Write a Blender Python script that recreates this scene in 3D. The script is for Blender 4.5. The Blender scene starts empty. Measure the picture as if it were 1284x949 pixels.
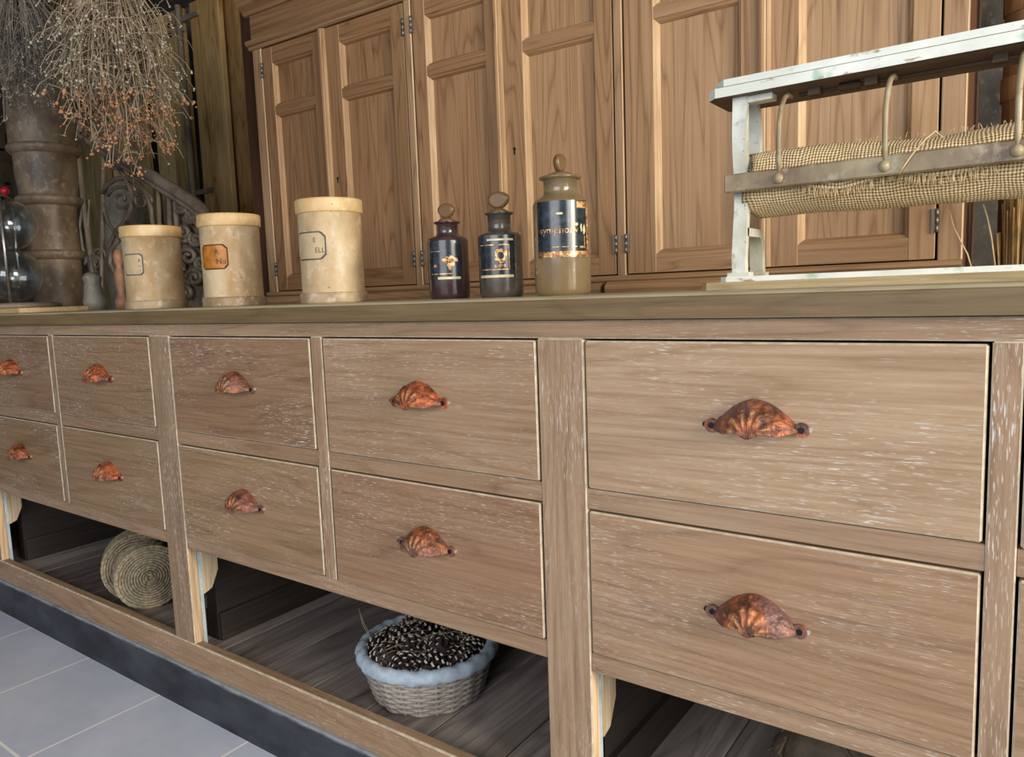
import bpy, bmesh, math, random
from mathutils import Vector, Matrix, noise
PI = math.pi
sc = bpy.context.scene
col = sc.collection
random.seed(7)

# ------------------------------------------------------------------ camera
F = 935.2735
RIGHT = Vector((0.81242787, 0.58194908, -0.03600309))
UP = Vector((-0.03715672, 0.11329754, 0.99286608))
FWD = Vector((-0.58187656, 0.80529431, -0.1136694))
CAM = Vector((0.0, -0.85, 0.90675))
cd = bpy.data.cameras.new('camera')
cam = bpy.data.objects.new('camera', cd)
col.objects.link(cam)
M = Matrix((RIGHT, UP, -FWD)).transposed().to_4x4()
M.translation = CAM
cam.matrix_world = M
cd.sensor_fit = 'HORIZONTAL'
cd.sensor_width = 36.0
cd.lens = F / 1284.0 * 36.0
cd.clip_start = 0.02
sc.camera = cam


def P(u, v, y):
    """world point standing on the vertical plane y, measured from the photograph"""
    d = RIGHT * ((u - 642) / F) + UP * (-(v - 474.5) / F) + FWD
    t = (y - CAM.y) / d.y
    return CAM + d * t


# ------------------------------------------------------------------ node helpers
class NT:
    def __init__(self, name):
        self.m = bpy.data.materials.new(name)
        self.m.use_nodes = True
        self.t = self.m.node_tree
        self.b = self.t.nodes['Principled BSDF']
        self.tc = None

    def n(self, typ, **kw):
        nd = self.t.nodes.new(typ)
        for k, v in kw.items():
            setattr(nd, k, v)
        return nd

    def l(self, a, b):
        self.t.links.new(a, b)

    def set(self, sock, val):
        if hasattr(val, 'is_output'):
            self.l(val, sock)
        else:
            sock.default_value = val

    def coords(self, rand=True, uv=False):
        tc = self.n('ShaderNodeTexCoord')
        out = tc.outputs['UV' if uv else 'Object']
        if rand:
            oi = self.n('ShaderNodeObjectInfo')
            mu = self.n('ShaderNodeMath', operation='MULTIPLY')
            self.l(oi.outputs['Random'], mu.inputs[0]); mu.inputs[1].default_value = 37.0
            ad = self.n('ShaderNodeVectorMath', operation='ADD')
            self.l(out, ad.inputs[0]); self.l(mu.outputs[0], ad.inputs[1])
            out = ad.outputs[0]
        return out

    def noise(self, vec, scale=(1, 1, 1), s=1.0, detail=3.0, rough=0.55, dist=0.0):
        mp = self.n('ShaderNodeMapping')
        mp.inputs['Scale'].default_value = scale
        self.l(vec, mp.inputs['Vector'])
        no = self.n('ShaderNodeTexNoise')
        no.inputs['Scale'].default_value = s
        no.inputs['Detail'].default_value = detail
        no.inputs['Roughness'].default_value = rough
        no.inputs['Distortion'].default_value = dist
        self.l(mp.outputs[0], no.inputs['Vector'])
        return no.outputs['Fac']

    def ramp(self, fac, stops, interp='LINEAR'):
        r = self.n('ShaderNodeValToRGB')
        r.color_ramp.interpolation = interp
        e = r.color_ramp.elements
        while len(e) < len(stops):
            e.new(0.5)
        for i, (p, c) in enumerate(stops):
            e[i].position = p
            e[i].color = (c, c, c, 1) if isinstance(c, (int, float)) else (*c, 1)
        self.l(fac, r.inputs[0])
        return r.outputs[0]

    def math(self, op, a, b=0.0, c=None):
        m = self.n('ShaderNodeMath', operation=op)
        self.set(m.inputs[0], a); self.set(m.inputs[1], b)
        if c is not None:
            self.set(m.inputs[2], c)
        return m.outputs[0]

    def mix(self, fac, a, b, blend='MIX'):
        m = self.n('ShaderNodeMix', data_type='RGBA', blend_type=blend)
        self.set(m.inputs[0], fac)
        for s, v in ((m.inputs[6], a), (m.inputs[7], b)):
            if isinstance(v, tuple):
                v = (*v[:3], 1)
            self.set(s, v)
        return m.outputs[2]

    def bump(self, h, strength=0.3, dist=0.002):
        b = self.n('ShaderNodeBump')
        b.inputs['Strength'].default_value = strength
        b.inputs['Distance'].default_value = dist
        self.l(h, b.inputs['Height'])
        self.l(b.outputs[0], self.b.inputs['Normal'])

    def fin(self, color, rough=0.6, metal=0.0, spec=0.4):
        self.set(self.b.inputs['Base Color'], color if hasattr(color, 'is_output') else (*color[:3], 1))
        self.set(self.b.inputs['Roughness'], rough)
        self.set(self.b.inputs['Metallic'], metal)
        self.b.inputs['Specular IOR Level'].default_value = spec
        return self.m


def lin(r, g, b):
    f = lambda c: (c / 255 / 12.92) if c / 255 <= 0.04045 else ((c / 255 + 0.055) / 1.055) ** 2.4
    return (f(r), f(g), f(b))


def axis_scale(axis, along, cross):
    return tuple(along if i == 'xyz'.index(axis) else cross for i in range(3))


def wood(name, axis, dark, mid, light, fleck=0.0, bands=0.35, fine=150, fleck_col=(0.70, 0.67, 0.60), rough=0.6, blotch=0.3, tint=True, band_scale=9.0, fl_thr=0.62, along=5.0):
    k = NT(name)
    v = k.coords()
    fn = k.noise(v, axis_scale(axis, along, fine), 1, 6, 0.7)
    warp = k.noise(v, axis_scale(axis, 0.8, band_scale), 1, 2, 0.45, 0.3)
    bd = k.math('ABSOLUTE', k.math('SINE', k.math('MULTIPLY', warp, 46.0)))
    bd = k.math('POWER', k.math('SUBTRACT', 1.0, bd), 2.5)          # thin dark growth lines
    big = k.noise(v, axis_scale(axis, 1.1, 3.2), 1, 3)
    f = k.math('MULTIPLY_ADD', k.math('SUBTRACT', fn, 0.5), 0.55, 0.5)
    f = k.math('SUBTRACT', f, k.math('MULTIPLY', bd, bands * 0.30))
    f = k.math('MULTIPLY_ADD', k.math('SUBTRACT', big, 0.5), blotch, f)
    c = k.ramp(f, [(0.26, dark), (0.50, mid), (0.72, light)])
    if tint:
        oi = k.n('ShaderNodeObjectInfo')
        c = k.mix(1.0, c, oi.outputs['Color'], 'MULTIPLY')
    if fleck > 0:
        fk = k.noise(v, axis_scale(axis, 60, 760), 1, 2, 0.5)
        fk2 = k.noise(v, axis_scale(axis, 26, 480), 1, 3, 0.6)
        patch = k.ramp(k.noise(v, axis_scale(axis, 4, 9), 1, 3), [(0.44, 0.12), (0.68, 1.0)])
        m1 = k.ramp(fk, [(fl_thr, 0.0), (fl_thr + 0.06, 1.0)])
        m2 = k.ramp(fk2, [(0.52, 0.0), (0.80, 0.5)])
        mm = k.math('MULTIPLY', k.math('MAXIMUM', m1, m2), k.math('MULTIPLY', patch, fleck * 0.9))
        c = k.mix(mm, c, fleck_col)
    k.bump(fn, 0.10, 0.0015)
    return k.fin(c, rough, 0, 0.3)


def plain(name, c, rough=0.6, metal=0.0, var=0.25, scale=30.0, bump=0.1, c2=None, spec=0.4):
    k = NT(name)
    v = k.coords()
    nz = k.noise(v, (scale,) * 3, 1, 4, 0.6)
    c2 = c2 or tuple(x * (1 - var) for x in c)
    cc = k.ramp(nz, [(0.35, c2), (0.65, c)])
    if bump:
        k.bump(nz, bump, 0.002)
    return k.fin(cc, rough, metal, spec)


# ------------------------------------------------------------------ materials
OAK_D, OAK_M, OAK_L = lin(120, 94, 70), lin(157, 130, 103), lin(184, 160, 134)
oak_x = wood('limed_oak_along', 'x', OAK_D, OAK_M, OAK_L, fleck=0.85)
oak_z = wood('limed_oak_upright', 'z', OAK_D, OAK_M, OAK_L, fleck=1.0, fl_thr=0.59)
oak_top = wood('worktop_oak', 'x', lin(84, 66, 42), lin(116, 95, 64), lin(142, 120, 84), fleck=0.12, bands=0.25, rough=0.45)
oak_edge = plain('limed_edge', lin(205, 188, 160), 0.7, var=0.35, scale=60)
oak_end = wood('worktop_worn_lit_top', 'x', lin(140, 128, 100), lin(176, 164, 134), lin(200, 190, 160), fleck=0.2, rough=0.4)  # paler top and rounded worn edge, the lit strip put into the colour
raw_z = wood('raw_wood_upright', 'z', lin(176, 138, 100), lin(228, 198, 160), lin(246, 230, 206), fleck=0.6, bands=0.5)
pale_blue = plain('pale_blue_paint', lin(196, 212, 216), 0.6, var=0.25, scale=50)
shelf_wood = wood('grey_shelf_plank', 'y', lin(76, 68, 64), lin(142, 130, 122), lin(202, 190, 180), fleck=0.1, bands=0.3, fine=45, blotch=0.55, band_scale=6, along=2.0)
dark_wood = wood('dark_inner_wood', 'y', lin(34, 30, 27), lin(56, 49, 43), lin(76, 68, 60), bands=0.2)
PD, PM, PL = lin(122, 90, 62), lin(164, 132, 98), lin(186, 158, 124)
pine_z = wood('stripped_pine_upright', 'z', PD, PM, PL, bands=0.55, fine=120, band_scale=11, blotch=0.22, rough=0.5, along=2.5)
pine_x = wood('stripped_pine_along', 'x', PD, PM, PL, bands=0.5, fine=120, band_scale=11, blotch=0.2, rough=0.5, along=2.5)
pine_edge = wood('pine_pale_edge', 'z', lin(150, 116, 84), lin(196, 168, 132), lin(226, 206, 176), bands=0.3, fine=40)
pine_side = wood('pine_dark_side', 'z', lin(58, 36, 22), lin(88, 58, 36), lin(112, 76, 48), bands=0.5)
black_gap = plain('black_gap', (0.004, 0.003, 0.003), 0.9, var=0.1, bump=0)
hinge_metal = plain('hinge_metal', lin(150, 142, 130), 0.45, 0.8, 0.4, 90)


def plinth_mat():
    k = NT('black_plinth_paint')
    v = k.coords(False)
    n1 = k.noise(v, (6, 6, 14), 1, 4, 0.6)
    base = k.ramp(n1, [(0.35, lin(34, 37, 42)), (0.7, lin(66, 70, 76))])
    sep = k.n('ShaderNodeSeparateXYZ'); k.l(v, sep.inputs[0])
    n2 = k.noise(v, (14, 14, 60), 1, 4, 0.65)
    h = k.math('ADD', sep.outputs[2], k.math('MULTIPLY', k.math('SUBTRACT', n2, 0.5), 0.02))
    worn = k.ramp(h, [(0.0955, 0.0), (0.1015, 1.0)])
    n3 = k.ramp(k.noise(v, (26, 26, 34), 1, 3, 0.6), [(0.70, 0.0), (0.78, 0.5)])
    c = k.mix(k.math('MAXIMUM', k.math('MULTIPLY', worn, 0.75), n3), base, lin(172, 176, 180))
    k.bump(n1, 0.15, 0.003)
    return k.fin(c, 0.55, 0, 0.4)


plinth_m = plinth_mat()


def floor_mat():
    k = NT('floor_tiles')
    v = k.coords(False)
    n1 = k.noise(v, (2.2, 2.2, 2.2), 1, 4, 0.6)
    n2 = k.noise(v, (26, 26, 26), 1, 3, 0.6)
    f = k.math('MULTIPLY_ADD', n2, 0.25, n1)
    base = k.ramp(f, [(0.4, lin(182, 190, 206)), (0.85, lin(212, 218, 230))])
    sep = k.n('ShaderNodeSeparateXYZ'); k.l(v, sep.inputs[0])
    gx = k.math('DIVIDE', k.math('ADD', sep.outputs[0], 1.664 + 0.3425 * 20), 0.3425)
    colid = k.math('FLOOR', gx)
    par = k.math('MODULO', colid, 2.0)
    fx = k.math('ABSOLUTE', k.math('SUBTRACT', k.math('FRACT', gx), 0.5))
    gy = k.math('ADD', k.math('DIVIDE', k.math('ADD', sep.outputs[1], 0.296 + 0.6 * 20), 0.6), k.math('MULTIPLY', k.math('SUBTRACT', 1.0, par), 0.5))
    fy = k.math('ABSOLUTE', k.math('SUBTRACT', k.math('FRACT', gy), 0.5))
    mx = k.math('GREATER_THAN', fx, 0.4915)
    my = k.math('GREATER_THAN', fy, 0.4950)
    g = k.math('MAXIMUM', mx, my)
    c = k.mix(g, base, lin(246, 243, 236))
    k.bump(k.math('SUBTRACT', n2, g), 0.08, 0.002)
    return k.fin(c, 0.34, 0, 0.5)


def ceramic(name, base, stain, dust, top_light=0.0):
    k = NT(name)
    v = k.coords()
    n1 = k.noise(v, (9, 9, 6), 1, 5, 0.62)
    n2 = k.noise(v, (38, 38, 30), 1, 4, 0.7)
    n3 = k.noise(v, (120, 120, 120), 1, 2)
    c = k.ramp(n1, [(0.36, stain), (0.6, base)])
    c = k.mix(k.ramp(n2, [(0.55, 0.0), (0.72, 0.7)]), c, dust)
    c = k.mix(k.ramp(n3, [(0.70, 0.0), (0.74, 0.6)]), c, lin(92, 64, 40))
    k.bump(n2, 0.1, 0.002)
    return k.fin(c, 0.42, 0, 0.4)


can_m = ceramic('aged_cream_glaze', lin(206, 184, 146), lin(172, 142, 102), lin(220, 208, 182))
can_m2 = ceramic('aged_cream_glaze_base', lin(186, 164, 130), lin(140, 116, 86), lin(212, 200, 176))
can_lid = ceramic('aged_cream_rim', lin(222, 194, 144), lin(200, 164, 108), lin(230, 212, 170))
lab_white = plain('grey_label', lin(196, 174, 136), 0.5, var=0.15, scale=60, bump=0)
lab_orange = plain('amber_label', lin(198, 124, 34), 0.35, var=0.45, scale=70, bump=0)
ink_grey = plain('faded_ink', lin(92, 92, 90), 0.6, var=0.3, scale=60, bump=0)
ink_brown = plain('brown_ink', lin(84, 52, 24), 0.6, var=0.3, scale=60, bump=0)


def rust_mat():
    k = NT('rusted_iron_pull')
    v = k.coords()
    at = k.n('ShaderNodeAttribute', attribute_name='relief')
    n1 = k.noise(v, (55, 55, 55), 1, 4, 0.65)
    n2 = k.noise(v, (140, 140, 140), 1, 3, 0.6)
    n3 = k.noise(v, (17, 17, 17), 1, 2, 0.5)
    c = k.ramp(n1, [(0.34, lin(54, 38, 32)), (0.5, lin(124, 76, 52)), (0.66, lin(184, 108, 64))])
    c = k.mix(k.ramp(n3, [(0.46, 0.0), (0.62, 0.7)]), c, lin(112, 88, 84))
    c = k.mix(k.math('MULTIPLY', k.ramp(at.outputs['Fac'], [(0.45, 0.0), (0.95, 1.0)]), k.ramp(n2, [(0.42, 0.0), (0.68, 0.75)])), c, lin(206, 158, 98))
    oi = k.n('ShaderNodeObjectInfo')
    c = k.mix(1.0, c, oi.outputs['Color'], 'MULTIPLY')
    k.bump(k.math('ADD', n1, n2), 0.9, 0.003)
    return k.fin(c, 0.45, 0.2, 0.5)


rust_m = rust_mat()
screw_m = plain('dark_screw', lin(44, 46, 50), 0.4, 0.7, 0.4, 200)
nail_m = plain('bright_nail', lin(214, 206, 196), 0.3, 0.6, 0.2, 200)


def paint_mat():
    k = NT('chipped_white_paint')
    v = k.coords()
    n1 = k.noise(v, (22, 60, 60), 1, 4, 0.65)
    n2 = k.noise(v, (7, 9, 9), 1, 3, 0.6)
    c = k.ramp(n2, [(0.4, lin(214, 218, 206)), (0.7, lin(244, 246, 240))])
    c = k.mix(k.ramp(n1, [(0.60, 0.0), (0.68, 0.9)]), c, lin(150, 128, 92))
    n3 = k.noise(v, (14, 20, 20), 1, 3, 0.6)
    c = k.mix(k.ramp(n3, [(0.64, 0.0), (0.70, 0.6)]), c, lin(130, 176, 148))
    k.bump(n1, 0.4, 0.003)
    return k.fin(c, 0.55, 0, 0.4)


paint_m = paint_mat()
paint_iron = ceramic('chipped_white_iron', lin(222, 226, 216), lin(176, 172, 148), lin(126, 92, 44))
iron_grey = ceramic('worn_grey_iron', lin(158, 144, 112), lin(104, 82, 58), lin(182, 174, 148))
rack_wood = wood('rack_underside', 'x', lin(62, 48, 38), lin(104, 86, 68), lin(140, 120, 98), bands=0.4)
rack_base_wood = wood('rack_base_edge', 'x', lin(128, 108, 78), lin(172, 152, 112), lin(200, 184, 148), fleck=0.4, bands=0.4)


def burlap_mat():
    k = NT('burlap_weave')
    v = k.coords(False, True)
    warp = k.n('ShaderNodeTexNoise'); warp.inputs['Scale'].default_value = 28; warp.inputs['Detail'].default_value = 2
    k.l(v, warp.inputs['Vector'])
    vs = k.n('ShaderNodeVectorMath', operation='MULTIPLY_ADD')
    k.l(warp.outputs['Color'], vs.inputs[0]); vs.inputs[1].default_value = (0.009, 0.009, 0); k.l(v, vs.inputs[2])
    sep = k.n('ShaderNodeSeparateXYZ'); k.l(vs.outputs[0], sep.inputs[0])
    w = PI / 0.0042
    a = k.math('ABSOLUTE', k.math('SINE', k.math('MULTIPLY', sep.outputs[0], w)))
    b = k.math('ABSOLUTE', k.math('SINE', k.math('MULTIPLY', sep.outputs[1], w)))
    h = k.math('MULTIPLY', k.math('MAXIMUM', a, b), k.math('ADD', 0.45, k.math('MULTIPLY', k.math('MINIMUM', a, b), 0.55)))
    nz = k.noise(v, (160, 160, 1), 1, 3, 0.6)
    nb = k.noise(v, (9, 9, 1), 1, 3, 0.6)
    f = k.math('MULTIPLY', h, k.math('ADD', 0.55, k.math('MULTIPLY', nz, 0.9)))
    f = k.math('MULTIPLY', f, k.math('ADD', 0.75, k.math('MULTIPLY', nb, 0.5)))
    c = k.ramp(f, [(0.22, lin(126, 98, 62)), (0.5, lin(204, 174, 126)), (0.9, lin(240, 220, 180))])
    k.bump(h, 0.8, 0.003)
    return k.fin(c, 0.9, 0, 0.1)


burlap_m = burlap_mat()
thread_m = plain('jute_thread', lin(214, 188, 142), 0.9, var=0.3, scale=60, bump=0)
straw_m = plain('straw', lin(196, 160, 104), 0.8, var=0.45, scale=25, bump=0)
twine_m = None


def rope_mat():
    k = NT('jute_webbing')
    v = k.coords()
    n1 = k.noise(v, (130, 130, 130), 1, 4, 0.65)
    n2 = k.noise(v, (12, 12, 12), 1, 2)
    f = k.math('MULTIPLY_ADD', k.math('SUBTRACT', n2, 0.5), 0.5, n1)
    c = k.ramp(f, [(0.3, lin(106, 94, 76)), (0.6, lin(160, 146, 120)), (0.8, lin(190, 178, 152))])
    k.bump(n1, 0.5, 0.002)
    return k.fin(c, 0.9, 0, 0.1)


rope_m = rope_mat()
basket_m = wood('grey_wicker', 'z', lin(108, 98, 90), lin(158, 148, 138), lin(190, 182, 172), bands=0.2, fine=90, tint=False)
rim_m = plain('pale_blue_grey_cloth', lin(178, 192, 204), 0.85, var=0.3, scale=45, bump=0.5)
cone_dark = plain('pine_cone_scale', lin(52, 42, 38), 0.7, var=0.4, scale=60)
cone_tip = plain('pine_cone_tip', lin(206, 194, 178), 0.7, var=0.3, scale=60, bump=0)
needle_m = plain('dry_needles', lin(164, 144, 116), 0.8, var=0.5, scale=20, bump=0)
twig_m = plain('dark_twig', lin(112, 98, 82), 0.85, var=0.5, scale=30, bump=0)


def glass_mat(name, c, trans, rough, dust):
    k = NT(name)
    v = k.coords()
    n1 = k.noise(v, (24, 24, 24), 1, 4, 0.6)
    k.b.inputs['Transmission Weight'].default_value = trans
    k.b.inputs['IOR'].default_value = 1.48
    k.b.inputs['Coat Weight'].default_value = 0.4
    k.b.inputs['Coat Roughness'].default_value = 0.08
    cc = k.mix(k.ramp(n1, [(0.45, 0.0), (0.75, dust)]), c, lin(150, 140, 124))
    rr = k.ramp(n1, [(0.4, rough), (0.8, rough + 0.25)])
    k.fin(cc, rough, 0, 0.5)
    k.l(rr, k.b.inputs['Roughness'])
    return k.m


glass_purple = glass_mat('dark_plum_glass', lin(70, 48, 54), 0.35, 0.10, 0.22)
glass_smoke = glass_mat('smoky_glass', lin(104, 98, 90), 0.6, 0.12, 0.5)
glass_amber = glass_mat('dusty_olive_glass', lin(170, 148, 108), 0.6, 0.14, 0.55)
glass_stop = glass_mat('dusty_brown_stopper', lin(140, 106, 62), 0.45, 0.28, 0.3)
glass_stop.node_tree.nodes['Principled BSDF'].inputs['Coat Weight'].default_value = 0.1
glass_clear = glass_mat('clear_glass', (0.93, 0.96, 0.95), 1.0, 0.0, 0.0)


def label_mat():
    k = NT('worn_black_label')
    v = k.coords()
    n1 = k.noise(v, (60, 60, 90), 1, 4, 0.65)
    n2 = k.noise(v, (16, 16, 22), 1, 3, 0.6)
    c = k.ramp(n1, [(0.35, lin(22, 26, 30)), (0.65, lin(52, 60, 64))])
    c = k.mix(k.ramp(n2, [(0.56, 0.0), (0.75, 0.5)]), c, lin(104, 122, 128))
    return k.fin(c, 0.22, 0, 0.6)


label_black = label_mat()


def gold_mat():
    k = NT('worn_gilding')
    v = k.coords()
    n1 = k.noise(v, (120, 120, 160), 1, 4, 0.7)
    c = k.ramp(n1, [(0.36, lin(70, 50, 30)), (0.48, lin(176, 120, 66)), (0.62, lin(240, 208, 150))])
    return k.fin(c, 0.35, 0.35, 0.5)


gold_m = gold_mat()
cream_strip = plain('cream_paper_strip', lin(226, 210, 168), 0.6, var=0.25, scale=80, bump=0)
pipe_m = ceramic('weathered_stoneware', lin(134, 114, 90), lin(88, 72, 56), lin(172, 160, 138))
pierce_m = ceramic('pale_pierced_clay', lin(132, 120, 108), lin(98, 86, 76), lin(150, 142, 130))
old_iron = ceramic('old_brown_iron', lin(142, 126, 108), lin(98, 86, 74), lin(164, 150, 130))
plaster_m = ceramic('pale_plaster', lin(156, 152, 138), lin(120, 114, 100), lin(176, 174, 164))
terra_m = ceramic('terracotta_clay', lin(170, 124, 94), lin(130, 92, 68), lin(190, 156, 130))
shutter_m = wood('weathered_shutter_board', 'z', lin(122, 98, 60), lin(184, 158, 108), lin(214, 194, 148), bands=0.6, fine=50, blotch=0.9)
stem_m = plain('dry_stem', lin(172, 154, 128), 0.9, var=0.45, scale=14, bump=0)
stem_grey = plain('grey_dry_stem', lin(156, 146, 132), 0.9, var=0.45, scale=14, bump=0)
stem_brown = plain('brown_dry_grass', lin(120, 88, 60), 0.9, var=0.5, scale=14, bump=0)
seed_m = plain('rust_seed_head', lin(190, 140, 104), 0.9, var=0.4, scale=20, bump=0)
seed_pale = plain('pale_seed_head', lin(188, 180, 158), 0.9, var=0.3, scale=20, bump=0)
stone_wall = ceramic('rough_grey_wall', lin(92, 86, 76), lin(58, 54, 48), lin(118, 112, 102))
wall_m = ceramic('dim_plaster_wall', lin(84, 74, 62), lin(60, 52, 44), lin(98, 90, 80))
ceil_m = ceramic('dim_ceiling', lin(104, 98, 94), lin(80, 76, 72), lin(120, 114, 110))
band_m = wood('brown_banded_post', 'z', lin(74, 52, 32), lin(120, 90, 58), lin(146, 114, 78), bands=0.4)
steel_m = plain('worn_steel', lin(190, 186, 176), 0.3, 0.9, 0.3, 60)
red_m = plain('red_bead', lin(170, 24, 40), 0.15, 0, 0.2, 60, 0)
board_m = wood('pale_board', 'x', lin(176, 140, 92), lin(216, 186, 136), lin(236, 214, 170), bands=0.4)


# ------------------------------------------------------------------ mesh helpers
class MB:
    def __init__(self):
        self.v = []; self.f = []; self.mi = []; self.sm = []; self.uv = {}
        self.attr = None

    def add(self, vs, fs, mi=0, smooth=False):
        o = len(self.v)
        self.v += [Vector(p) for p in vs]
        for f in fs:
            self.f.append([i + o for i in f]); self.mi.append(mi); self.sm.append(smooth)
        return o

    def box(self, x0, x1, y0, y1, z0, z1, mi=0):
        vs = [(x, y, z) for x in (x0, x1) for y in (y0, y1) for z in (z0, z1)]
        self.add(vs, [(0, 1, 3, 2), (4, 6, 7, 5), (0, 4, 5, 1), (2, 3, 7, 6), (0, 2, 6, 4), (1, 5, 7, 3)], mi)

    def bbox(self, x0, x1, y0, y1, z0, z1, r=0.002, mi=0, edge_mi=None, seg=1):
        """bevelled box"""
        bm = bmesh.new()
        vs = [bm.verts.new((x, y, z)) for x in (x0, x1) for y in (y0, y1) for z in (z0, z1)]
        for f in [(0, 1, 3, 2), (4, 6, 7, 5), (0, 4, 5, 1), (2, 3, 7, 6), (0, 2, 6, 4), (1, 5, 7, 3)]:
            bm.faces.new([vs[i] for i in f])
        res = bmesh.ops.bevel(bm, geom=list(bm.edges), offset=r, segments=seg, affect='EDGES', profile=0.5)
        ed = set(res['faces'])
        bm.verts.index_update()
        o = len(self.v)
        self.v += [v.co.copy() for v in bm.verts]
        for f in bm.faces:
            self.f.append([v.index + o for v in f.verts])
            self.mi.append(edge_mi if (edge_mi is not None and f in ed) else mi)
            self.sm.append(False)
        bm.free()

    def prism(self, poly, axis, a, b, mi=0, smooth=False):
        """extrude a 2D polygon along axis: x -> (y,z), y -> (x,z), z -> (x,y)"""
        def mk(p, t):
            return {'x': (t, p[0], p[1]), 'y': (p[0], t, p[1]), 'z': (p[0], p[1], t)}[axis]
        n = len(poly)
        vs = [mk(p, a) for p in poly] + [mk(p, b) for p in poly]
        fs = [(i, (i + 1) % n, (i + 1) % n + n, i + n) for i in range(n)]
        o = self.add(vs, fs, mi, smooth)
        self.f += [[o + i for i in range(n)], [o + n + i for i in range(n)]]
        self.mi += [mi, mi]; self.sm += [False, False]

    def lathe(self, prof, c=(0, 0, 0), seg=32, mi=0, smooth=True, cap=False):
        cx, cy, cz = c
        vs = []
        for (r, z) in prof:
            for k in range(seg):
                a = 2 * PI * k / seg
                vs.append((cx + r * math.cos(a), cy + r * math.sin(a), cz + z))
        fs = []
        for j in range(len(prof) - 1):
            for k in range(seg):
                k2 = (k + 1) % seg
                fs.append((j * seg + k, j * seg + k2, (j + 1) * seg + k2, (j + 1) * seg + k))
        o = self.add(vs, fs, mi, smooth)
        if cap:
            for j in (0, len(prof) - 1):
                self.f.append([o + j * seg + k for k in range(seg)]); self.mi.append(mi); self.sm.append(False)

    def tube(self, pts, r, seg=6, mi=0, smooth=True, cap=True):
        pts = [Vector(p) for p in pts]
        n = len(pts)
        if n < 2:
            return
        rs = r if isinstance(r, (list, tuple)) else [r] * n
        up = None
        vs = []
        for i, p in enumerate(pts):
            d = (pts[min(i + 1, n - 1)] - pts[max(i - 1, 0)])
            if d.length < 1e-9:
                d = Vector((0, 0, 1))
            d.normalize()
            if up is None:
                up = Vector((0, 0, 1)) if abs(d.z) < 0.9 else Vector((1, 0, 0))
            s = d.cross(up)
            if s.length < 1e-6:
                s = d.orthogonal()
            s.normalize()
            up = s.cross(d).normalized()
            for k in range(seg):
                a = 2 * PI * k / seg
                vs.append(p + (s * math.cos(a) + up * math.sin(a)) * rs[i])
        fs = [(i * seg + k, i * seg + (k + 1) % seg, (i + 1) * seg + (k + 1) % seg, (i + 1) * seg + k) for i in range(n - 1) for k in range(seg)]
        o = self.add(vs, fs, mi, smooth)
        if cap:
            for i in (0, n - 1):
                self.f.append([o + i * seg + k for k in range(seg)]); self.mi.append(mi); self.sm.append(False)

    def ball(self, c, r, mi=0, n=5, m=8, sc3=(1, 1, 1)):
        vs = [Vector((c[0], c[1], c[2] - r * sc3[2]))]
        for i in range(1, n):
            t = PI * i / n
            for k in range(m):
                a = 2 * PI * k / m
                vs.append((c[0] + r * sc3[0] * math.sin(t) * math.cos(a), c[1] + r * sc3[1] * math.sin(t) * math.sin(a), c[2] - r * sc3[2] * math.cos(t)))
        vs.append((c[0], c[1], c[2] + r * sc3[2]))
        fs = []
        for k in range(m):
            fs.append((0, 1 + (k + 1) % m, 1 + k))
            fs.append((len(vs) - 1, 1 + (n - 2) * m + k, 1 + (n - 2) * m + (k + 1) % m))
        for i in range(n - 2):
            for k in range(m):
                fs.append((1 + i * m + k, 1 + i * m + (k + 1) % m, 1 + (i + 1) * m + (k + 1) % m, 1 + (i + 1) * m + k))
        self.add(vs, fs, mi, True)

    def build(self, name, mats, parent=None, fix=True, local=False):
        me = bpy.data.meshes.new(name)
        off = Vector((0, 0, 0))
        if parent is not None and not local:
            q = parent
            while q is not None:
                off = off + Vector(q.location); q = q.parent
        me.from_pydata([tuple(p - off) for p in self.v], [], self.f)
        mats = mats if isinstance(mats, (list, tuple)) else [mats]
        for m in mats:
            me.materials.append(m)
        me.polygons.foreach_set('material_index', self.mi)
        me.polygons.foreach_set('use_smooth', self.sm)
        if self.attr:
            a = me.attributes.new(self.attr[0], 'FLOAT', 'POINT')
            a.data.foreach_set('value', self.attr[1])
        if self.uv:
            ul = me.uv_layers.new(name='UVMap')
            for poly in me.polygons:
                for li in poly.loop_indices:
                    vi = me.loops[li].vertex_index
                    ul.data[li].uv = self.uv.get(vi, (0, 0))
        if fix:
            bm = bmesh.new(); bm.from_mesh(me)
            bmesh.ops.recalc_face_normals(bm, faces=bm.faces)
            bm.to_mesh(me); bm.free()
        me.update()
        o = bpy.data.objects.new(name, me)
        col.objects.link(o)
        if parent is not None:
            o.parent = parent
        return o


def thing(name, label, cat, loc=(0, 0, 0), group=None, rotz=0.0):
    o = bpy.data.objects.new(name, None)
    o.empty_display_size = 0.05
    col.objects.link(o)
    o.location = loc; o.rotation_euler = (0, 0, rotz)
    return tag(o, label, cat, group)


def tag(o, label, cat, group=None):
    o['label'] = label; o['category'] = cat
    if group:
        o['group'] = group
    return o


def struct(o):
    o['kind'] = 'structure'
    return o


def relift(o, loc):
    """move an object's origin to loc, keeping its mesh where it stands"""
    loc = Vector(loc)
    o.data.transform(Matrix.Translation(-loc)); o.location = loc
    return o


# ------------------------------------------------------------------ the room
b = MB(); b.box(-7, 3.2, -5, 3.2, -0.05, 0.0); struct(b.build('floor', floor_mat()))
b = MB(); b.box(-7, 3.2, 2.4, 2.5, 0, 2.6); struct(b.build('wall_back', stone_wall))
b = MB(); b.box(-7.1, -7, -5, 2.5, 0, 2.6); struct(b.build('wall_left', wall_m))
b = MB(); b.box(-7.1, 3.2, -5, 2.5, 2.6, 2.65); struct(b.build('ceiling', ceil_m))

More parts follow.
